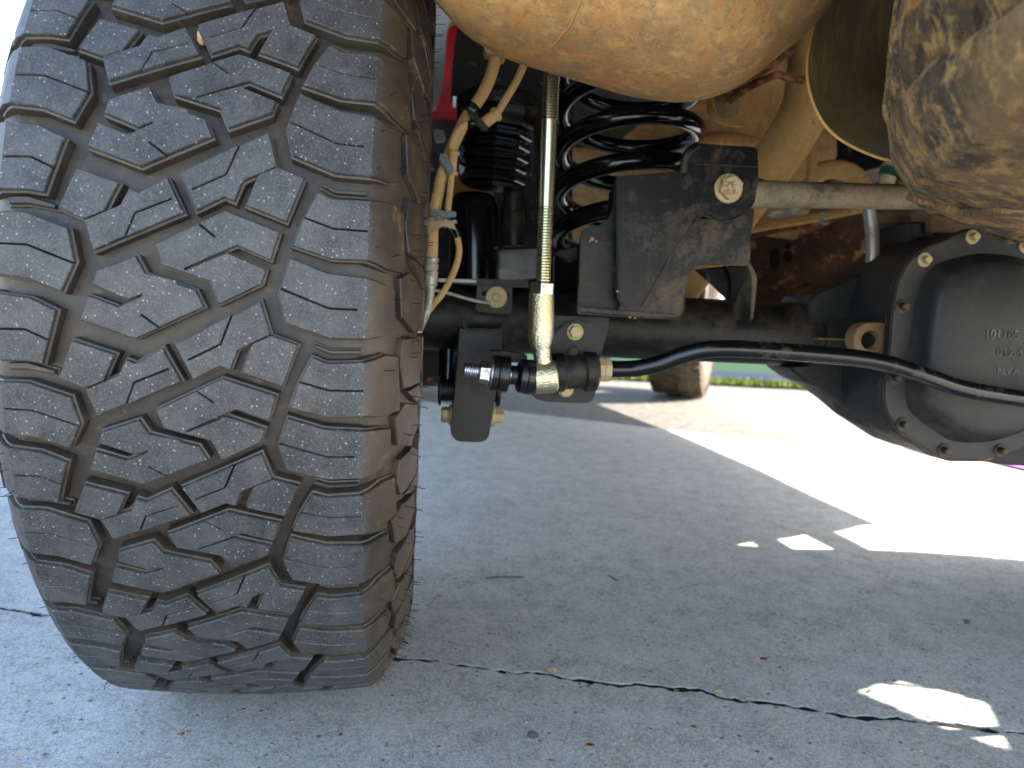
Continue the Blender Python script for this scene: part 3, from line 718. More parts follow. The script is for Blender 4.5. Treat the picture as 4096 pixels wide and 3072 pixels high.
tube('exhaust_hanger', [(3230, 320, .02), (3170, 318, .0), (3115, 300, -.005), (3060, 318, .0), (3005, 345, .02), (2950, 380, .04), (2915, 405, .05)], .005, M['rustbrown'], seg=12)
lathe('hanger_nut', V(2912, 435, .10), V(2905, 372, .07), [(0, .016), (.5, .0175), (1, .0165), (1, .009)], M['mudpipe'], seg=12)
# curved dusty shield between can and spare tyre
def curved_shield():
    rim = [(3310, -60), (3285, 20), (3262, 80), (3243, 150), (3230, 230), (3228, 290), (3235, 350), (3252, 410), (3272, 455), (3300, 500), (3345, 545), (3395, 578), (3450, 605), (3500, 625), (3545, 638), (3590, 640), (3700, 640), (3830, 625), (3960, 590)]
    rim = [tuple(v[:2]) for v in catmull([Vector((*p, 0)) for p in rim], 3)]
    bm = bmesh.new(); rows = []
    c = (3960, -80)
    for j in range(9):
        t = j/8; row = []
        for x, y in rim:
            k = 1-.97*t; d = -.335+.075*math.sin(t*math.pi/2)
            row.append(bm.verts.new(V(c[0]+(x-c[0])*k, c[1]+(y-c[1])*k, d)))
        rows.append(row)
    for a, b in zip(rows, rows[1:]):
        for i in range(len(rim)-1): bm.faces.new((a[i], a[i+1], b[i+1], b[i]))
    bmesh.ops.solidify(bm, geom=bm.faces[:], thickness=.0016)
    o = link('curved_shield', finish(bm, 40), M['shield'], truck); tag(o, 'curved dusty grey shield with a bright rim painted as a lit edge')
    P = [V(x, y, -.336) for x, y in rim]; link('lit_rim_edge', finish(tube_bm(P, .0015, 8), 80), M['tan'], o)  # lighter tube along the rim, its lit edge put into the colour
curved_shield()
# ---------------------------------------------------------------- coil spring
cs = V(2510, 590, .0); RC, WR, PT = .0865, .0112, .0545
path = []
z0 = V(2245, 590, .0).z
for i in range(-190, 330):
    f_ = math.pi + i*math.pi/40
    path.append(Vector((cs.x, cs.y, z0)) + ax*RC*math.cos(f_) + nn*RC*math.sin(f_) + ZZ*(PT*(f_-math.pi)/(2*math.pi)))
_tl = Matrix.Rotation(math.radians(-9.0), 4, ax); _pc = Vector((cs.x, cs.y, V(2510, 560, 0).z)); path = [_pc+(_tl @ (p-_pc)) for p in path]
spring = link('coil_spring', finish(tube_bm(path, WR, 24), 60), M['gloss'], truck, None); tag(spring, 'glossy black coil spring')
# ---------------------------------------------------------------- axle
def axle_pt(px): return V(px, 1266+.05*(px-1718), 0)
wc = AXC
lathe('brake_rotor', wc+ax*.045, wc+ax*.075, [(0, .02), (.01, .165), (.4, .165), (.41, .15), (.6, .15), (.61, .165), (.99, .165), (1, .02)], M['rustbrown'], seg=60)
lathe('axle_hub', wc-ax*.03, wc+ax*.13, [(0, .03), (.1, .07), (.5, .075), (.7, .06), (1, .05)], M['black'], seg=40)
lathe('axle_tube', V(3900, 1378, 0)+ax*.25, V(3900, 1378, 0)+ax*.83, [(0, .044), (1, .0425)], M['black'], seg=40)
axt = lathe('axle_tube', axle_pt(1400), axle_pt(3300), [(0, .043), (.42, .0425), (.88, .0425), (.9, .044), (1, .044)], M['black'], seg=64); tag(axt, 'black dusty rear axle tube')
for px in (3255,):
    link('weld_bead', finish(lathe_bm(axle_pt(px)-ax*.006, axle_pt(px)+ax*.006, [(0, .045), (.3, .0475), (.7, .0475), (1, .045)], 48)), M['black_deep'], axt)
# thin ledge over the tube at left
prism('spring_perch', [(1752, 1112), (2112, 1120), (2118, 1150), (1980, 1146), (1750, 1130)], -.055, .09, M['black'], axt, r=3, bev=.0008)
prism('perch_edge', [(1752, 1113), (1905, 1120), (1905, 1131), (1752, 1127)], -.0565, .003, M['silver'], axt, r=2, bev=.0003)
# bracket with slot and bolted hard line
lb = prism('line_bracket', [(1909, 1140), (2050, 1146), (2048, 1250), (2035, 1258), (1915, 1248), (1902, 1238), (1906, 1180)], -.062, .004, M['black'], truck, r=10, bev=.0006)
hexbolt('bolt', V(1985, 1189, -.064), -nn, .0058, .004, .0132, .0025, M['tanbolt'], lb)
prism('slot', [(1928, 1164), (1960, 1164), (1960, 1183), (1928, 1183)], -.0635, .002, M['ink'], lb, r=8, bev=0); prism('slot', [(2020, 1172), (2036, 1172), (2036, 1190), (2020, 1190)], -.0635, .002, M['ink'], lb, r=7, bev=0)
tube('brake_line', [(1700, 1205, -.09), (1712, 1178, -.10), (1740, 1162, -.10), (1790, 1172, -.095), (1860, 1192, -.085), (1915, 1206, -.078), (1960, 1212, -.068)], .0021, M['pale'], seg=12)
# shock mount U bracket
sb = bmesh.new(); prism_bm(round_poly([(1838, 1310), (1858, 1318), (1885, 1320), (1975, 1322), (2000, 1316), (2018, 1290), (2022, 1325), (1996, 1440), (1985, 1570), (1956, 1745), (1940, 1765), (1905, 1770), (1830, 1766), (1806, 1745), (1806, 1700), (1820, 1560), (1832, 1420)], 14), -.075, .04, .004, sb)
shm = link('shock_mount_bracket', finish(sb, 40), M['black'], truck); tag(shm, 'black channel bracket hanging below the axle')
prism('weld_bead', [(1848, 1272), (1858, 1272), (1864, 1305), (1882, 1316), (1900, 1312), (1975, 1316), (2000, 1312), (2010, 1290), (2028, 1284), (2034, 1330), (2018, 1400), (2014, 1400), (2014, 1325), (1995, 1326), (1900, 1322), (1872, 1326), (1852, 1305)], -.0785, .01, M['black_deep'], shm, r=3, bev=.001)
hexbolt('bolt', V(1808, 1659, -.055), -ax, .0100, .009, .0125, .004, M['tanbolt'], shm)
hexbolt('bolt', V(1962, 1662, -.055), ax, .0092, .011, .0135, .005, M['tanbolt'], shm)
lathe('bolt_tip', V(1985, 1664, -.055), V(2020, 1664, -.055), [(0, .0055)]+thread_prof(.3, .9, .01, .0052, .0014, .0005)+[(.95, .0048), (1, .004)], M['pale'], shm, seg=18)
lathe('shock_eye', V(1752, 1560, -.03), V(1998, 1566, -.03), [(0, .016), (.02, .0195), (.05, .0195), (.06, .014), (.93, .014), (.95, .0195), (1, .0195)], M['black'], seg=30)
lathe('shock_lower_tube', V(1796, 1330, .0), V(1788, 1560, -.01), [(0, .0125), (1, .0125)], M['gloss'], seg=24)
lathe('bolt_stub', V(1672, 1200, -.06), V(1700, 1200, -.06), thread_prof(0, 1, .012, .0105, .0025, .001), M['tan'], seg=20)
prism('hose_block', [(1655, 1352), (1686, 1358), (1690, 1405), (1682, 1420), (1655, 1418)], -.10, .02, M['tanbolt'], r=8, bev=.002)
# ---------------------------------------------------------------- track bar bracket
br = prism('track_bar_bracket', [(2465, 706), (2560, 697), (2700, 684), (2730, 680), (2733, 640), (2748, 600), (2790, 571), (2900, 580), (3015, 586), (3034, 600), (3036, 700), (3032, 770), (3012, 820), (2975, 855), (2930, 878), (2885, 884), (2850, 872), (2820, 862), (2795, 872), (2745, 935), (2690, 1015), (2620, 1135), (2566, 1228), (2500, 1232), (2472, 1200)], -.205, .006, M['black'], r=12, bev=.0015)
tag(br, 'black track bar bracket with a large bolt')
prism('bracket_web', [(2745, 880), (2990, 860), (3003, 900), (3003, 1040), (2990, 1064), (2900, 1062), (2815, 1058), (2778, 1070), (2750, 1110), (2738, 1180), (2732, 1250), (2715, 1270), (2600, 1270), (2470, 1262), (2480, 1210), (2600, 1150)], -.195, .005, M['black_dusty'], br, r=14, bev=.001)
prism('bracket_side', [(2466, 706), (2480, 712), (2480, 1235), (2440, 1256), (2318, 1250), (2308, 1238), (2318, 1100), (2322, 960), (2328, 925), (2345, 912), (2400, 900), (2432, 880), (2455, 830), (2458, 740)], -.185, .006, M['black'], br, r=12, bev=.002)
tube('weld_bead', [(2482, 712, -.195), (2478, 900, -.193), (2470, 1090, -.19), (2464, 1140, -.19), (2472, 1200, -.192)], .0022, M['black_deep'], br, seg=10)
prism('bracket_foot', [(2306, 1228), (2600, 1252), (2718, 1262), (2712, 1278), (2480, 1268), (2312, 1256)], -.20, .08, M['black_dusty'], br, r=5, bev=.0015)
prism('bracket_box', [(2480, 740), (2740, 700), (2760, 640), (3010, 640), (3020, 860), (2990, 1040), (2760, 1060), (2560, 1240), (2340, 1240), (2345, 960), (2420, 925), (2470, 860)], -.175, .05, M['black_deep'], br, r=10, bev=.002)
# curved inner flange at lower right
bm = bmesh.new(); F1 = [(2775, 1075), (2830, 1062), (2930, 1062), (3000, 1068), (3018, 1110), (3014, 1200), (3003, 1282)]
prism_bm(round_poly([(2780, 1078), (2850, 1140), (2900, 1190), (2960, 1230), (3003, 1284), (3010, 1150), (2995, 1080), (2900, 1064)], 10), -.13, .004, .001, bm)
link('bracket_gusset', finish(bm), M['gloss'], br)
prism('bracket_flange', [(2985, 1058), (3002, 1050), (3020, 1085), (3030, 1110), (3024, 1190), (3014, 1275), (3000, 1282), (3004, 1200), (3008, 1120), (2998, 1085)], -.19, .055, M['black_dusty'], br, r=6, bev=.001)
prism('gusset_hole', [(2780, 1079), (2800, 1076), (2825, 1090), (2832, 1114), (2815, 1104)], -.134, .003, M['ink'], br, r=5, bev=0)
tube('bracket_edge', [(2566, 1229, -.206), (2620, 1137, -.206), (2690, 1017, -.206), (2745, 937, -.206), (2795, 874, -.206), (2820, 864, -.206), (2850, 873, -.206), (2885, 885, -.206), (2930, 879, -.206), (2975, 856, -.206)], .0006, M['black_dusty'], br, seg=8)  # thin lighter tubes put the plate's edge highlight into the colour
tube('bracket_edge', [(2770, 655, -.2055), (2900, 661, -.2055), (3030, 668, -.2055)], .0008, M['black_dusty'], br, seg=8)  # lighter line drawn in for the shading of the upper box
tube('bracket_edge', [(2738, 690, -.207), (2740, 640, -.209), (2758, 605, -.210), (2790, 582, -.208)], .0045, M['black'], br, seg=12)
tube('bracket_edge', [(2328, 1250, -.202), (2500, 1264, -.202), (2620, 1272, -.202), (2712, 1272, -.202), (2732, 1250, -.200), (2739, 1180, -.198)], .0007, M['black_dusty'], br, seg=8)
for x_, y_, r_ in ((2368, 955, .0032), (2385, 965, .0022), (2360, 966, .0018), (2470, 1165, .002), (2520, 1268, .002), (2540, 1272, .0016)):
    b9 = bmesh.new(); blob(b9, V(x_, y_, -.1853 if x_ < 2450 else -.206), r_, r_*.4, r_*.8, .3, 1); link('rust_scab', finish(b9, 80), M['weld'], br)
bo = hexbolt('track_bar_bolt', V(2912, 754, -.205), -nn, .0128, .009, .0152, .003, M['tanbolt'], br, .9)
def up_at(px, py, d, ang=0.0):
    a = V(px, py, d); X = (V(px+100, py+4, d)-a).normalized(); Y = (V(px, py-100, d)-a).normalized(); return a, X, (Y-X*Y.dot(X)).normalized()
a, X, Y = up_at(2885, 748, -.2178); text_obj('grade_mark', 'GPE', a, X, Y, .0085, M['mudpipe'], br, .0002)
a, X, Y = up_at(2888, 778, -.2178); text_obj('grade_mark', '10.9', a, X, Y, .0085, M['mudpipe'], br, .0002)
tb = lathe('track_bar', V(3000, 776, -.19), V(4200, 800, -.19), [(0, .0152), (.03, .0150), (.12, .0140), (.5, .0135), (1, .0135)], M['dust_bar'], seg=40); tag(tb, 'dusty black track bar')
lathe('track_bar_end', V(2850, 765, -.175), V(3040, 775, -.175), [(0, .015), (1, .016)], M['black'], tb, seg=30)
# clip piece between spring and link
prism('spring_clip', [(2228, 1010), (2250, 1000), (2322, 985), (2322, 1035), (2280, 1052), (2262, 1030)], -.10, .02, M['black'], r=5, bev=.001)
# ---------------------------------------------------------------- sway bar end bracket
sp = prism('sway_bar_bracket', [(2205, 1262), (2440, 1270), (2434, 1320), (2405, 1420), (2398, 1500), (2380, 1585), (2368, 1606), (2340, 1614), (2180, 1608), (2140, 1594), (2128, 1575), (2128, 1500), (2150, 1400)], -.15, .006, M['black'], r=14, bev=.0015)
tag(sp, 'black sway bar bracket plate')
prism('bushing_plate', [(2205, 1340), (2270, 1288), (2300, 1284), (2370, 1290), (2384, 1300), (2384, 1330), (2378, 1400), (2385, 1450), (2370, 1480), (2200, 1480)], -.158, .006, M['black'], sp, r=10, bev=.0015)
lathe('bushing_clamp', V(2205, 1490, -.172), V(2390, 1486, -.172), [(0, .0155), (.06, .0205), (.25, .0215), (.3, .0185), (.68, .0185), (.73, .0218), (.94, .0218), (1, .017)], M['black'], sp, seg=40)
prism('clamp_tab', [(2220, 1530), (2372, 1534), (2374, 1550), (2220, 1552)], -.17, .02, M['black'], sp, r=4)
hexbolt('bolt', V(2299, 1327, -.159), -nn, .0072, .006, .0095, .002, M['tanbolt'], sp, .5)
hexbolt('bolt', V(2262, 1556, -.159), -nn, .0082, .004, .0090, .002, M['tanbolt'], sp, .5)
hexbolt('clamp_nut', V(2293, 1402, -.188), -nn, .0044, .0015, .0055, .001, M['black_deep'], sp, .2)
lathe('bar_collar', V(2384, 1478, -.172), V(2440, 1478, -.172), [(0, .0135), (.04, .0140), (.45, .0140), (.47, .0132), (.52, .0132), (.54, .0140), (.95, .0140), (1, .012)], M['tanbolt'], truck, seg=8, phase=.39)
sw = tube('sway_bar', [(2380, 1476, -.172), (2440, 1476, -.172), (2540, 1474, -.172), (2640, 1454, -.18), (2740, 1418, -.19), (2850, 1396, -.20), (3000, 1398, -.205), (3200, 1411, -.21), (3400, 1429, -.215), (3540, 1452, -.22), (3680, 1496, -.225), (3830, 1548, -.225), (3980, 1578, -.225), (4150, 1600, -.225), (4400, 1612, -.22), (4800, 1622, -.21), (5400, 1560, -.19), (5900, 1590, -.172)], .0093, M['bar'], seg=32, k=10); tag(sw, 'black sway bar passing in front of the axle')
# ---------------------------------------------------------------- sway bar link
LD = -.215
lk = bpy.data.objects.new('sway_bar_link', None); C_.objects.link(lk); lk.parent = truck; lw = V(2178, 1505, LD); lk.location = lw-TR; lk['_w'] = list(lw); tag(lk, 'gold zinc adjustable sway bar link with threaded rod')
p0, p1 = V(2217, 30, LD), V(2172, 1140, LD); L = (p1-p0).length
rp = [(0, .0077)]+thread_prof(0, .405, L, .0082, .0028, .0016)+[(.407, .0080), (.71, .0080)]+thread_prof(.712, 1, L, .0082, .0028, .0016)+[(1, .0079)]
lathe('threaded_rod', p0, p1, rp, M['rod'], lk, seg=36, sharp=20)
lathe('jam_nut', V(2170, 1130, LD), V(2167, 1180, LD), [(0, .0122), (.08, .0134), (.92, .0134), (1, .0122)], M['zinc'], lk, seg=6, phase=.25, sharp=20)
pts = [(2167, 1175, LD), (2166, 1200, LD), (2165, 1260, LD), (2164, 1300, LD), (2162, 1340, LD), (2163, 1372, LD), (2166, 1400, LD), (2170, 1430, LD), (2175, 1465, LD), (2178, 1500, LD)]
cr = catmull([V(*q) for q in pts], 6); rr = []
keys = [.0128, .0128, .0132, .0132, .0132, .0118, .0094, .0092, .0098, .0102]
for i in range(len(cr)): t = i/6; j = min(int(t), 8); rr.append(keys[j]+(keys[j+1]-keys[j])*(t-j))
bm = tube_bm(cr, rr, 28); lathe_bm(V(2133, 1512, LD), V(2224, 1504, LD), [(0, .0155), (.03, .0168), (.1, .0170), (.85, .0170), (.95, .0166), (1, .0150)], 48, bm)
link('rod_end', finish(bm, 40), M['gold'], lk)
a0, a1 = V(1854, 1478, LD), V(2140, 1511, LD)
def seg_(x): return a0.lerp(a1, (x-1854)/286)
lathe('boot', seg_(2066), seg_(2136), [(0, .0125), (.06, .0150), (.2, .0172), (.5, .0180), (.55, .0175), (.6, .0182), (.95, .0180), (1, .016)], M['rubber'], lk, seg=44)
lathe('boot_neck', seg_(2042), seg_(2068), [(0, .0098), (.15, .0102), (.9, .0100), (1, .0104)], M['rubber'], lk, seg=36)
lathe('stud', seg_(2025), seg_(2046), [(0, .0082), (.5, .0084), (.52, .0078), (1, .0078)], M['rod'], lk, seg=30)
lathe('bar_end_eye', seg_(1966), seg_(2034), [(0, .0178), (.04, .0186), (.32, .0188), (.36, .0180), (.42, .0186), (.93, .0190), (1, .0175)], M['rubber'], lk, seg=44)
lathe('washer', seg_(1954), seg_(1968), [(0, .0110), (.2, .0150), (.8, .0160), (1, .0160)], M['zinc'], lk, seg=40)
lathe('lock_nut', seg_(1914), seg_(1958), [(0, .0102), (.12, .0116), (.8, .0116), (.82, .0128), (1, .0132)], M['zinc'], lk, seg=6, phase=.1, sharp=20)
sl = (seg_(1918)-a0).length
lathe('threaded_stud', a0, seg_(1920), [(0, .0062), (.04, .0072)]+thread_prof(.05, 1, sl, .0076, .0018, .0009), M['zinc'], lk, seg=30, sharp=20)
prism('sway_bar_arm', [(1966, 1408), (2010, 1404), (2110, 1420), (2108, 1450), (2034, 1450)], -.18, .03, M['black'], lk, r=8)
# ---------------------------------------------------------------- hoses
HD = -.14
hb = prism('hose_fitting', [(1948, 120), (2036, 160), (2028, 215), (2024, 230), (2006, 232), (1998, 218), (1945, 208), (1938, 196), (1942, 160)], HD-.012, .024, M['hose'], r=7, bev=.002)
h1 = tube('brake_hose', [(1985, 200, HD), (1972, 270, HD), (1950, 335, HD), (1915, 400, HD), (1875, 455, HD), (1840, 520, HD), (1812, 580, HD), (1788, 640, HD), (1765, 710, HD), (1752, 770, HD), (1738, 840, HD), (1730, 920, HD), (1728, 1000, HD), (1726, 1040, HD)], .0063, M['hose'], seg=48, flute=(14, .055), sharp=60); tag(h1, 'ribbed dust-covered brake hose')
lathe('hose_crimp', V(1727, 1028, HD), V(1720, 1150, HD), [(0, .0062), (.04, .0080), (.12, .0080), (.18, .0070), (.24, .0080), (.36, .0080), (.42, .0070), (.46, .0078), (.9, .0078), (.95, .0066), (1, .0066)], M['pale'], seg=30)
tube('metal_brake_pipe', [(1722, 1145, HD), (1720, 1190, HD), (1712, 1235, HD), (1692, 1280, HD), (1672, 1325, HD), (1655, 1365, HD), (1645, 1400, HD)], [.0052]*7 and .0047, M['pale'], seg=20)
tube('sensor_cable_tip', [(2112, 190, HD), (2106, 222, HD), (2098, 250, HD)], .0023, M['alloy'], seg=14)
tube('sensor_cable', [(2098, 240, HD), (2085, 285, HD), (2060, 335, HD), (2030, 385, HD), (2000, 435, HD), (1985, 455, HD)], .0042, M['hose'], seg=18)
lathe('cable_ferrule', V(1994, 450, HD-.004), V(1925, 500, HD-.004), [(0, .0062), (.05, .0080), (.2, .0080), (.28, .0062), (.6, .0066), (1, .0062)], M['hose'], seg=26)
tube('sensor_cable', [(1870, 492, HD-.006), (1845, 510, HD-.006), (1822, 540, HD-.006), (1808, 580, HD-.006), (1812, 612, HD-.006)], .0042, M['hose'], seg=18)
lathe('cable_ferrule', V(1813, 605, HD-.006), V(1806, 705, HD-.006), [(0, .0060), (.04, .0070), (.14, .0070), (.2, .0052), (.78, .0052), (.84, .0070), (.93, .0070), (1, .004)], M['hose'], seg=26)
tube('sensor_cable', [(1806, 700, HD-.006), (1800, 760, HD-.006), (1792, 830, HD-.006), (1790, 880, HD), (1805, 905, HD), (1822, 925, HD), (1832, 965, HD), (1836, 1010, HD), (1822, 1070, HD), (1795, 1130, HD), (1765, 1180, HD), (1735, 1215, HD), (1722, 1235, HD+.01)], .0037, M['hose'], seg=18)
tube('cable_sleeve', [(1790, 870, HD-.003), (1806, 895, HD-.003), (1826, 925, HD-.003), (1833, 950, HD-.003)], .0040, M['rubber'], seg=16)
# black clips
def clip(pts, r, w_=1): return tube('hose_clip', pts, r, M['rubber'], seg=10)
lathe('hose_clip', V(1893, 418, HD), V(1870, 452, HD), [(0, .0085), (.2, .0095), (.8, .0095), (1, .0085)], M['rubber'], seg=30)
prism('hose_clip', [(1865, 425), (1885, 440), (1930, 480), (1955, 510), (1952, 520), (1938, 524), (1915, 500), (1880, 465)], HD-.022, .010, M['rubber'], r=6, bev=.001)
tube('hose_clip', [(1868, 498, HD-.006), (1890, 494, HD-.008), (1918, 492, HD-.008)], .0036, M['rubber'], seg=12)
prism('hose_clip', [(1762, 610), (1785, 622), (1815, 665), (1812, 690), (1795, 696), (1775, 665), (1755, 640)], HD-.016, .012, M['rubber'], r=8, bev=.001)
prism('hose_clip', [(1835, 655), (1862, 670), (1856, 680), (1848, 696), (1838, 696)], HD-.006, .010, M['rubber'], r=4, bev=.001)
prism('hose_clip', [(1722, 840), (1735, 838), (1822, 846), (1826, 852), (1825, 868), (1780, 872), (1722, 862)], HD-.014, .020, M['rubber'], r=4, bev=.001)
# paper tag wrapped round the cable, with its print
def tag_strip():
    top = [(1681, 893), (1705, 878), (1735, 870), (1765, 870), (1792, 880), (1815, 895)]; bot = [(1697, 936), (1722, 930), (1750, 916), (1778, 905), (1800, 912), (1826, 922)]
    T_ = catmull([Vector((*p, 0)) for p in top], 4); B_ = catmull([Vector((*p, 0)) for p in bot], 4); n = len(T_)
    dd = lambda i: HD-.018-.006*math.sin(i/(n-1)*math.pi)
    bm = bmesh.new(); a = [bm.verts.new(V(p.x, p.y, dd(i))) for i, p in enumerate(T_)]; b = [bm.verts.new(V(p.x, p.y, dd(i))) for i, p in enumerate(B_)]
    for i in range(n-1): bm.faces.new((a[i], a[i+1], b[i+1], b[i]))
    bmesh.ops.solidify(bm, geom=bm.faces[:], thickness=.0004)
    o = link('cable_tag', finish(bm, 60), M['tag'], truck); tag(o, 'cream paper tag with black numbers wrapped round the cable')
    a, X, Y = up_at(1688, 898, HD-.0262, 0); ang = math.radians(16); X2 = X*math.cos(ang)+Y*math.sin(ang); Y2 = -X*math.sin(ang)+Y*math.cos(ang)
    text_obj('tag_print', '68529', a, X2, Y2, .0042, M['ink'], o, .0001)
    a, X, Y = up_at(1733, 886, HD-.0275, 0); ang = math.radians(3); X2 = X*math.cos(ang)+Y*math.sin(ang); Y2 = -X*math.sin(ang)+Y*math.cos(ang)
    text_obj('tag_print', '091A', a, X2, Y2, .0058, M['ink'], o, .0001)
tag_strip()
lathe('cable_plug', V(1795, 885, HD), V(1802, 905, HD), [(0, .006), (.2, .0085), (.8, .0085), (1, .006)], M['pale'], seg=20)
# ---------------------------------------------------------------- differential
hp = [(3236, 1206), (3262, 1176), (3300, 1160), (3420, 1108), (3560, 1030), (3642, 968), (3650, 886), (3722, 886), (3730, 940), (3880, 925), (4350, 900), (4400, 1900), (3950, 1850), (3800, 1848), (3745, 1830), (3690, 1800), (3620, 1790), (3560, 1745), (3480, 1700), (3400, 1630), (3300, 1560), (3240, 1535), (3180, 1492), (3160, 1470), (3240, 1468)]
def loft_d(poly, layers, c, bev=None):
    bm = bmesh.new(); rs = []
    for d, k in layers: rs.append([bm.verts.new(V(c[0]+(x-c[0])*k, c[1]+(y-c[1])*k, layers[0][0])+nn*(d-layers[0][0])) for x, y in poly])
    for a, b in zip(rs, rs[1:]):
        for i in range(len(poly)): bm.faces.new((a[i], a[(i+1) % len(poly)], b[(i+1) % len(poly)], b[i]))
    bm.faces.new(rs[0]); bm.faces.new(rs[-1]); return bm
hr = round_poly(hp, 16)
dh = link('differential_housing', finish(loft_d(hr, ((-.040, .985), (-.036, 1.0), (.03, 1.0), (.05, .98)), (3850, 1380)), 30), M['cover'], truck)
drum = [(3882, 918), (3766, 972), (3692, 1004), (3632, 1060), (3596, 1132), (3560, 1231), (3546, 1393), (3528, 1536), (3530, 1605), (3548, 1661), (3600, 1738), (3743, 1832), (3947, 1845), (4230, 1730), (4305, 1500), (4310, 1200), (4180, 1010), (3960, 917)]
link('housing_drum', finish(loft_d(round_poly(drum, 30), ((-.130, .985), (-.10, .99), (-.04, 1.0), (.0, .99)), (3930, 1380)), 50), M['cover'], dh)
tag(dh, 'cast black differential housing')
lathe('housing_neck', axle_pt(3236), axle_pt(3660), [(0, .044), (.01, .0475), (.06, .0490), (.12, .0478), (.4, .049), (.8, .056), (1, .066)], M['cover'], dh, seg=56)
prism('casting_rib', [(3500, 1210), (3520, 1160), (3560, 1090), (3600, 1040), (3610, 1050), (3560, 1130), (3525, 1220)], -.075, .04, M['cover'], dh, r=8, bev=.006)
prism('casting_line', [(3270, 1352), (3420, 1356), (3420, 1362), (3270, 1358)], -.0545, .010, M['mudpipe'], dh, r=0, bev=0)
# rusty lifting eye
def ring_prism(name, c, ro, ri, d, th, mat, parent, pts_extra=None):
    bm = bmesh.new(); n = 36; F, B_ = [], []
    for s in range(n):
        a = 2*math.pi*s/n
        def P(r, z):
            x, y = c[0]+r*math.cos(a), c[1]+r*math.sin(a)
            if pts_extra and r == ro and x > c[0]: x, y = min(c[0]+ro+60, c[0]+abs(r*math.cos(a))*1.9), c[1]+max(-ro, min(ro, r*math.sin(a)*1.05))
            return V(x, y, d)+nn*z
        F.append([bm.verts.new(P(r, z)) for r, z in ((ri, th), (ri, .002), (ri+3, 0), (ro-3, 0), (ro, .002), (ro, th))])
    for s in range(n):
        a, b = F[s], F[(s+1) % n]
        for j in range(5): bm.faces.new((a[j], b[j], b[j+1], a[j+1]))
    return link(name, finish(bm, 35), mat, parent)
ring_prism('lifting_eye', (3484, 1362), 72, 37, -.125, .018, M['mudpipe'], dh, True)
lathe('eye_hole', V(3484, 1362, -.112), V(3484, 1362, -.110), [(0, .0108), (1, .0108)], M['ink'], dh, seg=30)
co = [(3882, 914), (3762, 968), (3688, 999), (3627, 1055), (3590, 1129), (3570, 1231), (3558, 1393), (3537, 1536), (3535, 1605), (3553, 1661), (3604, 1730), (3743, 1823), (3776, 1835), (3947, 1839), (4021, 1820), (4110, 1785), (4230, 1730), (4290, 1640), (4305, 1500), (4310, 1200), (4270, 1100), (4180, 1010), (4060, 930), (3960, 915)]
bm = prism_bm(round_poly(co, 26), -.150, .012, .0015)
dc = link('differential_cover', finish(bm, 30), M['cover'], truck); tag(dc, 'black stamped differential cover with bolts round its rim')
prism('cover_gasket', [(3880, 911), (3760, 965), (3684, 996), (3621, 1053), (3584, 1129), (3563, 1231), (3550, 1393), (3530, 1536), (3528, 1608), (3546, 1665), (3598, 1735), (3740, 1829), (3776, 1841), (3947, 1845), (4025, 1824), (4320, 1700), (4320, 1100), (4060, 925)], -.138, .010, M['rustbrown'], dc, r=20)
bowl = [(3928, 1009), (3800, 1035), (3722, 1066), (3676, 1138), (3655, 1240), (3643, 1330), (3628, 1450), (3618, 1560), (3630, 1640), (3690, 1692), (3794, 1762), (3860, 1772), (3975, 1768), (4080, 1730), (4190, 1650), (4225, 1500), (4230, 1250), (4190, 1110), (4100, 1030)]
bw = round_poly(bowl, 60, 4); bc = (3935, 1390)
bm = bmesh.new(); rs = []
for k, dz in ((1.0, 0), (.985, .003), (.955, .010), (.93, .019), (.90, .0255), (.86, .029), (.78, .0315), (.62, .0345), (.42, .037), (.2, .038)):
    rs.append([bm.verts.new(V(bc[0]+(x-bc[0])*k, bc[1]+(y-bc[1])*k, -.150)-nn*dz) for x, y in bw])
for a, b in zip(rs, rs[1:]):
    for i in range(len(bw)): bm.faces.new((a[i], a[(i+1) % len(bw)], b[(i+1) % len(bw)], b[i]))
bm.faces.new(rs[-1]); bowlo = link('cover_bowl', finish(bm, 60), M['cover'], dc)
for x, y in ((3888, 948), (3697, 1039), (3608, 1226), (3578, 1511), (3610, 1697), (3775, 1800), (4000, 1801), (4101, 985)):
    hexbolt('bolt', V(x, y, -.150), -nn, .0047, .0075, .0085, .0016, M['tanbolt'] if y < 1100 else M['black_dusty'], dc, .3)
bpy.context.view_layer.update()
def bowl_warp(q):
    v = (q-O).normalized(); inv = Vector(bowlo['_w']); hit, loc, nrm, _ = bowlo.ray_cast(O-inv, v)
    return (loc+inv - v*.0010) if hit else q
for txt, x, y, s in (('101105', 3937, 1352, .0145), ('012-4', 3984, 1424, .0145), ('REV A', 3988, 1494, .0105)):
    a, X, Y = up_at(x, y, -.186); text_obj('stamped_number', txt, a, X, Y, s, M['gloss'], dc, .0003, warp=bowl_warp)
# ---------------------------------------------------------------- background right of the bracket
prism('crossmember', [(2950, 930), (3180, 960), (3420, 860), (3700, 830), (3700, 1300), (2950, 1300)], .42, .02, M['rustbrown'], r=4)
prism('underbody_wall', [(2900, 300), (4120, 300), (4120, 1180), (2900, 1180)], .95, .02, M['rustbrown'], r=4)
for x, y, a_, b_ in ((3103, 1035, 18, 42), (3157, 985, 10, 12), (3231, 1148, 9, 18), (3157, 1025, 13, 26)):
    prism('crossmember_hole', [(x+a_*math.cos(t*.52), y+b_*math.sin(t*.52)) for t in range(12)], .415, .004, M['ink'], r=0, bev=0)
tube('brake_line', [(2960, 925, .30), (3080, 900, .30), (3220, 878, .30), (3360, 850, .30), (3480, 826, .30), (3560, 800, .30)], .008, M['tan'], seg=16)
tube('fuel_line', [(2930, 950, .36), (3150, 905, .36), (3300, 880, .36)], .010, M['rustbrown'], seg=14)
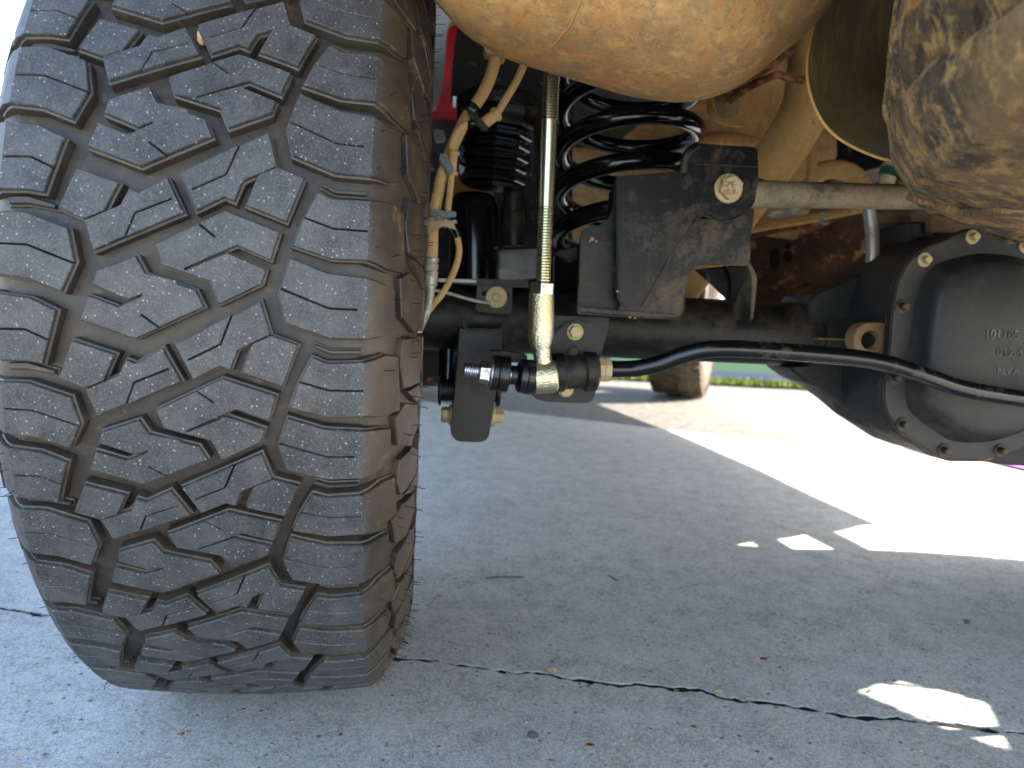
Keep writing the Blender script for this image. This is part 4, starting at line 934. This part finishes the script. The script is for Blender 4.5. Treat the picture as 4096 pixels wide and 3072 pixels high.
tube('line_clip', [(3288, 850, .27), (3282, 875, .27), (3290, 890, .27), (3312, 890, .27)], .0035, M['alloy'], seg=10)
tube('tan_loop', [(3218, 760, .22), (3250, 705, .22), (3300, 682, .22), (3340, 678, .22), (3395, 690, .22), (3440, 725, .22), (3460, 770, .22)], .0155, M['tan'], seg=24)
lathe('cup_flange', V(3120, 690, .26), V(3195, 690, .26), [(0, .05), (.6, .052), (.7, .060), (1, .062)], M['tan'], seg=40)
prism('pale_bracket', [(3070, 862), (3140, 870), (3240, 842), (3180, 838), (3090, 846)], .5, .01, M['alloy'], r=5)
tube('vent_hose', [(3468, 800, -.03), (3480, 860, -.03), (3488, 930, -.03), (3491, 1000, -.03), (3489, 1050, -.03)], .0086, M['alloy'], seg=28, flute=(20, .02))
lathe('pinion_boot', V(3590, 780, .10), V(3565, 975, .10), [(0, .026), (.35, .027), (.4, .031), (.62, .031), (.66, .026), (.8, .034), (1, .038)], M['mudpipe'], seg=30)
lathe('pinion_flange', V(3570, 935, .12), V(3562, 1010, .12), [(0, .030), (.4, .042), (1, .040)], M['mudpipe'], seg=30)
prism('upper_mount', [(3722, 830), (3722, 930), (3920, 930), (4100, 920), (4100, 800), (3760, 800)], -.05, .04, M['mudpipe'], r=6)
lathe('connector', V(3575, 640, .05), V(3545, 735, .05), [(0, .010), (.3, .014), (.5, .016), (.55, .012), (1, .010)], M['tag'], seg=12); lathe('connector_band', V(3571, 680, .045), V(3562, 705, .045), [(0, .0168), (1, .0168)], M['green'], seg=16)
prism('inner_bracket', [(3740, 820), (4000, 850), (4100, 900), (4100, 960), (3740, 920)], -.02, .02, M['black_deep'], r=6)
# ---------------------------------------------------------------- spare tyre hung flat under the bed
def spare():
    yd = -.60; cx_ = V(4096, 600, -.5); ctr = Vector((.602, .34, 0)); Rs = .405
    zb = .524; H_ = .27
    def P(r, a, z): return ctr+Vector((r*math.cos(a), r*math.sin(a), z))
    bm = bmesh.new(); pr = [(.18, zb+.05), (.22, zb+.012), (.28, zb), (.33, zb+.004), (Rs-.022, zb+.022), (Rs-.007, zb+.045), (Rs-.003, zb+.062), (Rs-.014, zb+.075), (Rs-.015, zb+.2), (Rs-.02, zb+.24), (.33, zb+H_), (.2, zb+H_-.03)]
    seg = 200; rings = []
    for i in range(seg):
        a = 2*math.pi*i/seg; rings.append([bm.verts.new(P(r, a, z)) for r, z in pr])
    for i in range(seg):
        a, b = rings[i], rings[(i+1) % seg]
        for j in range(len(pr)-1): bm.faces.new((a[j], b[j], b[j+1], a[j+1]))
    for v in bm.verts: v.co += (v.co-ctr).normalized()*(.006*noise.noise(v.co*30)+.004*noise.noise(v.co*75))
    t = link('spare_tyre', finish(bm, 50), M['mud'], truck, origin=ctr+Vector((0, 0, zb))); tag(t, 'mud-caked spare tyre hung flat under the bed')
    # shoulder blocks: tall, each with vertical ribs
    protos = []
    for kind in range(3):
        b2 = bmesh.new(); rnd = random.Random(kind+3); w_ = .066; nr = 5
        zlo = zb+.050 if kind != 1 else zb+.062
        prev = 0
        for q in range(nr):
            x0 = -w_/2+q*w_/nr+.0016; x1 = -w_/2+(q+1)*w_/nr-.0016; hh = Rs+rnd.uniform(-.004, .004)
            zz = [zlo+rnd.uniform(-.004, .004), zlo+.03, zlo+.07, zlo+.115, zlo+.155+rnd.uniform(-.01, .01)]
            cols = []
            for z in zz:
                rr_ = hh - (.016 if z == zz[0] else 0)+rnd.uniform(-.0015, .0015)
                cols.append([b2.verts.new(v) for v in ((Rs-.02)*math.cos(x0/Rs)*Vector((1, 0, 0))+Vector((0, (Rs-.02)*math.sin(x0/Rs), z-zb)), Vector((rr_*math.cos(x0/Rs), rr_*math.sin(x0/Rs), z-zb)), Vector((rr_*math.cos(x1/Rs), rr_*math.sin(x1/Rs), z-zb)), Vector(((Rs-.02)*math.cos(x1/Rs), (Rs-.02)*math.sin(x1/Rs), z-zb)))])
            for a, b in zip(cols, cols[1:]):
                for j in range(3): b2.faces.new((a[j], a[j+1], b[j+1], b[j]))
            b2.faces.new(cols[0]); b2.faces.new(cols[-1])
        bmesh.ops.subdivide_edges(b2, edges=b2.edges[:], cuts=2, use_grid_fill=True)
        for v in b2.verts: v.co += Vector((noise.noise(v.co*55), noise.noise(v.co*50+Vector((5, 0, 0))), noise.noise(v.co*45)))*.0028
        me_ = finish(b2, 50); me_.materials.append(M['mud']); me_.name = 'tread_block'; protos.append(me_)
    for i in range(34):
        o = bpy.data.objects.new('tread_block', protos[i % 3]); C_.objects.link(o); o.parent = t; o.rotation_euler = (0, 0, 2*math.pi*i/34+.05)
    # sidewall ribs
    for i in range(12):
        a = 2*math.pi*i/12; pts = []; b2 = bmesh.new()
        for j in range(9):
            u = j/8; pts.append(P(.385-.13*u, a+.35*u, zb+.006+.02*max(0, .25-u)*4*.8))
        tube_bm(pts, .003, 8, b2); link('sidewall_rib', finish(b2, 60), M['mud'], t)
spare()
# ---------------------------------------------------------------- other wheels
def far_wheel(name, c, yaw, spokes=5, label=None, mat=None, sc=1.0, ph=.3, sw_=.05):
    mat = mat or M['far_rubber']
    root = bpy.data.objects.new(name, None); C_.objects.link(root); root.parent = truck; root.location = c-TR; root['_w'] = list(c)
    if label: tag(root, label)
    Mx = Matrix.Translation(c) @ Matrix.Rotation(yaw, 4, 'Z') @ Matrix.Scale(sc, 4)
    Rw = .445
    bm = lathe_ring([(.115, .245), (.135, .28), (.145, .33), (.140, .38), (.125, .415), (.10, Rw-.012), (0, Rw-.008), (-.10, Rw-.012), (-.125, .415), (-.140, .38), (-.145, .33), (-.135, .28), (-.115, .245)], 96)
    for i in range(46):
        a = 2*math.pi*i/46
        for (x, wx, off) in ((.115, .05, 0), (.045, .055, .5), (-.03, .06, 0), (-.11, .05, .5)):
            aa = a+off*2*math.pi/46; T = Vector((0, math.sin(aa), math.cos(aa))); Nn = Vector((0, -math.cos(aa), math.sin(aa)))
            box_bm(Vector((x, 0, 0))+Nn*(Rw-.012+(-.012 if abs(x) > .1 else 0)), wx, .040, .024, bm, X=Vector((1, 0, 0)), Y=T, Z=Nn)
    me = finish(bm, 40); me.transform(Mx); link('tyre', me, mat, root)
    bm = lathe_ring([(.115, .250), (.12, .245), (.10, .238), (.0, .23), (-.10, .238), (-.12, .245), (-.115, .250)], 72)
    lathe_bm(Vector((.02, 0, 0)), Vector((.07, 0, 0)), [(0, .06), (1, .055)], 30, bm)
    for i in range(spokes):
        a = 2*math.pi*i/spokes+ph; d_ = Vector((0, math.cos(a), math.sin(a))); e_ = Vector((0, -math.sin(a), math.cos(a)))
        box_bm(Vector((.06, 0, 0))+d_*.14, .02, sw_, .20, bm, X=Vector((1, 0, 0)), Y=e_, Z=d_)
    me = finish(bm, 40); me.transform(Mx); link('rim', me, M['alloy'], root)
    bm = lathe_bm(Vector((-.02, 0, 0)), Vector((.0, 0, 0)), [(0, .085), (1, .085)], 40); me = finish(bm); me.transform(Mx); link('brake_disc', me, M['rustbrown'], root)
    return root
fw = G(2745, 1602); 
far_wheel('front_wheel', Vector((fw.x+.02, fw.y+.25, .44)), PSI-.48, 8, 'front wheel in sunlight with muddy tread, seen far under the axle')
far_wheel('front_wheel', VC(0, 2.95, .44), PSI-.48, 8, 'front wheel mostly hidden behind the left rear one')
far_wheel('rear_wheel', VC(1.52, 0, .445), PSI, 6, 'right rear wheel outside the picture', sc=1.045, ph=.66, sw_=.045)
bm = bmesh.new(); grid = {}  # unseen plate added behind the right rear rim to gate the sunlight
def gv(i, j):
    if (i % 360, j) not in grid:
        a = math.radians(i % 360); r = .03+j*.0042; grid[(i % 360, j)] = bm.verts.new(VC(1.575, 0, .445)+nn*r*math.cos(a)+ZZ*r*math.sin(a))
    return grid[(i % 360, j)]
WIN = ([(-.060, .178), (-.050, .150), (-.072, .100), (-.132, .053), (-.215, .075), (-.205, .105), (-.151, .141)], [(.073, .190), (.066, .182), (.044, .134), (.052, .134)], [(-.020, .185), (-.046, .172), (-.044, .160), (-.024, .172)], [(-.036, .150), (-.030, .143), (-.055, .105), (-.062, .112)])  # openings shaped to let the sun patches through onto the slab
def inpoly(p, P):
    c = False
    for i in range(len(P)):
        (x1, y1), (x2, y2) = P[i-1], P[i]
        if (y1 > p[1]) != (y2 > p[1]) and p[0] < (x2-x1)*(p[1]-y1)/(y2-y1)+x1: c = not c
    return c
for i in range(360):
    for j in range(50):
        a = math.radians(i+.5); r = .03+(j+.5)*.0042; q = (r*math.cos(a), r*math.sin(a))
        if any(inpoly(q, P) for P in WIN): continue
        bm.faces.new((gv(i, j), gv(i+1, j), gv(i+1, j+1), gv(i, j+1)))
bmesh.ops.solidify(bm, geom=bm.faces[:], thickness=.002)
link('sun_gate_plate', finish(bm), M['rustbrown'], truck)
# ---------------------------------------------------------------- body over it all (shade caster and roof of the underside)
box('bed_floor', VC(.80, .18, 1.02), (1.62, 1.9, .03), M['underbody'])
box('cab_floor', VC(.80, 2.55, .78), (1.45, 2.7, .04), M['underbody'])
box('frame_rail', VC(1.13, .95, .86), (.10, 3.2, .16), M['black_deep'])
def side(x, sgn):
    bm = bmesh.new(); pts = [(4.1, 1.75), (1.1, 1.75), (1.0, 1.45), (-1.05, 1.45), (-1.05, .62), (-.52, .58), (-.50, .68), (-.42, .79), (0, .80), (.15, .785), (.26, .775), (.38, .755), (.46, .72), (.51, .69), (.538, .639), (.555, .579), (.588, .52), (.597, .47), (.641, .404), (.639, .375),
           (.91, .388), (1.21, .391), (1.56, .409), (2.04, .433), (2.64, .492), (2.76, .498), (2.79, .76), (2.84, .95), (3.3, .95), (3.45, .6), (4.1, .6)]
    f = bm.faces.new([bm.verts.new(VC(x, y, z)) for y, z in pts]); e = bmesh.ops.extrude_face_region(bm, geom=[f])
    bmesh.ops.translate(bm, verts=[g for g in e['geom'] if isinstance(g, bmesh.types.BMVert)], vec=ax*.03*sgn)
    for f_ in bm.faces[:]:
        if len(f_.verts) > 4: bmesh.ops.triangulate(bm, faces=[f_])
    link('body_side', finish(bm), M['underbody'], truck)
side(1.70, 1)
for q in ([(.61, .462), (.43, .455), (.43, .508), (.61, .520)], [(.57, .579), (.40, .576), (.42, .622), (.56, .626)], [(.53, .69), (.50, .615), (.465, .615), (.445, .70)]):  # unseen bars added to split the sunlight coming through the arch gap
    bm = bmesh.new(); f = bm.faces.new([bm.verts.new(VC(1.705, y, z)) for y, z in q]); e = bmesh.ops.extrude_face_region(bm, geom=[f])
    bmesh.ops.translate(bm, verts=[g for g in e['geom'] if isinstance(g, bmesh.types.BMVert)], vec=ax*.004); link('sun_split_bar', finish(bm), M['underbody'], truck)
bm = bmesh.new()
f = bm.faces.new([bm.verts.new(VC(-.10, y, z)) for y, z in ((4.1, 1.75), (-1.05, 1.75), (-1.05, 1.02), (.62, 1.02), (.75, .5), (4.1, .5))]); e = bmesh.ops.extrude_face_region(bm, geom=[f])
bmesh.ops.translate(bm, verts=[g for g in e['geom'] if isinstance(g, bmesh.types.BMVert)], vec=-ax*.03); link('body_side', finish(bm), M['underbody'], truck)
box('cab_roof', VC(.8, 2.5, 1.75), (1.5, 2.4, .04), M['underbody'])
box('cab_rear_wall', VC(.8, 1.15, 1.35), (1.5, .04, .7), M['underbody'])
box('tailgate', VC(.8, -.98, 1.22), (1.6, .06, .45), M['underbody'])
for o in bpy.data.objects:
    if '_w' in o.keys(): del o['_w']
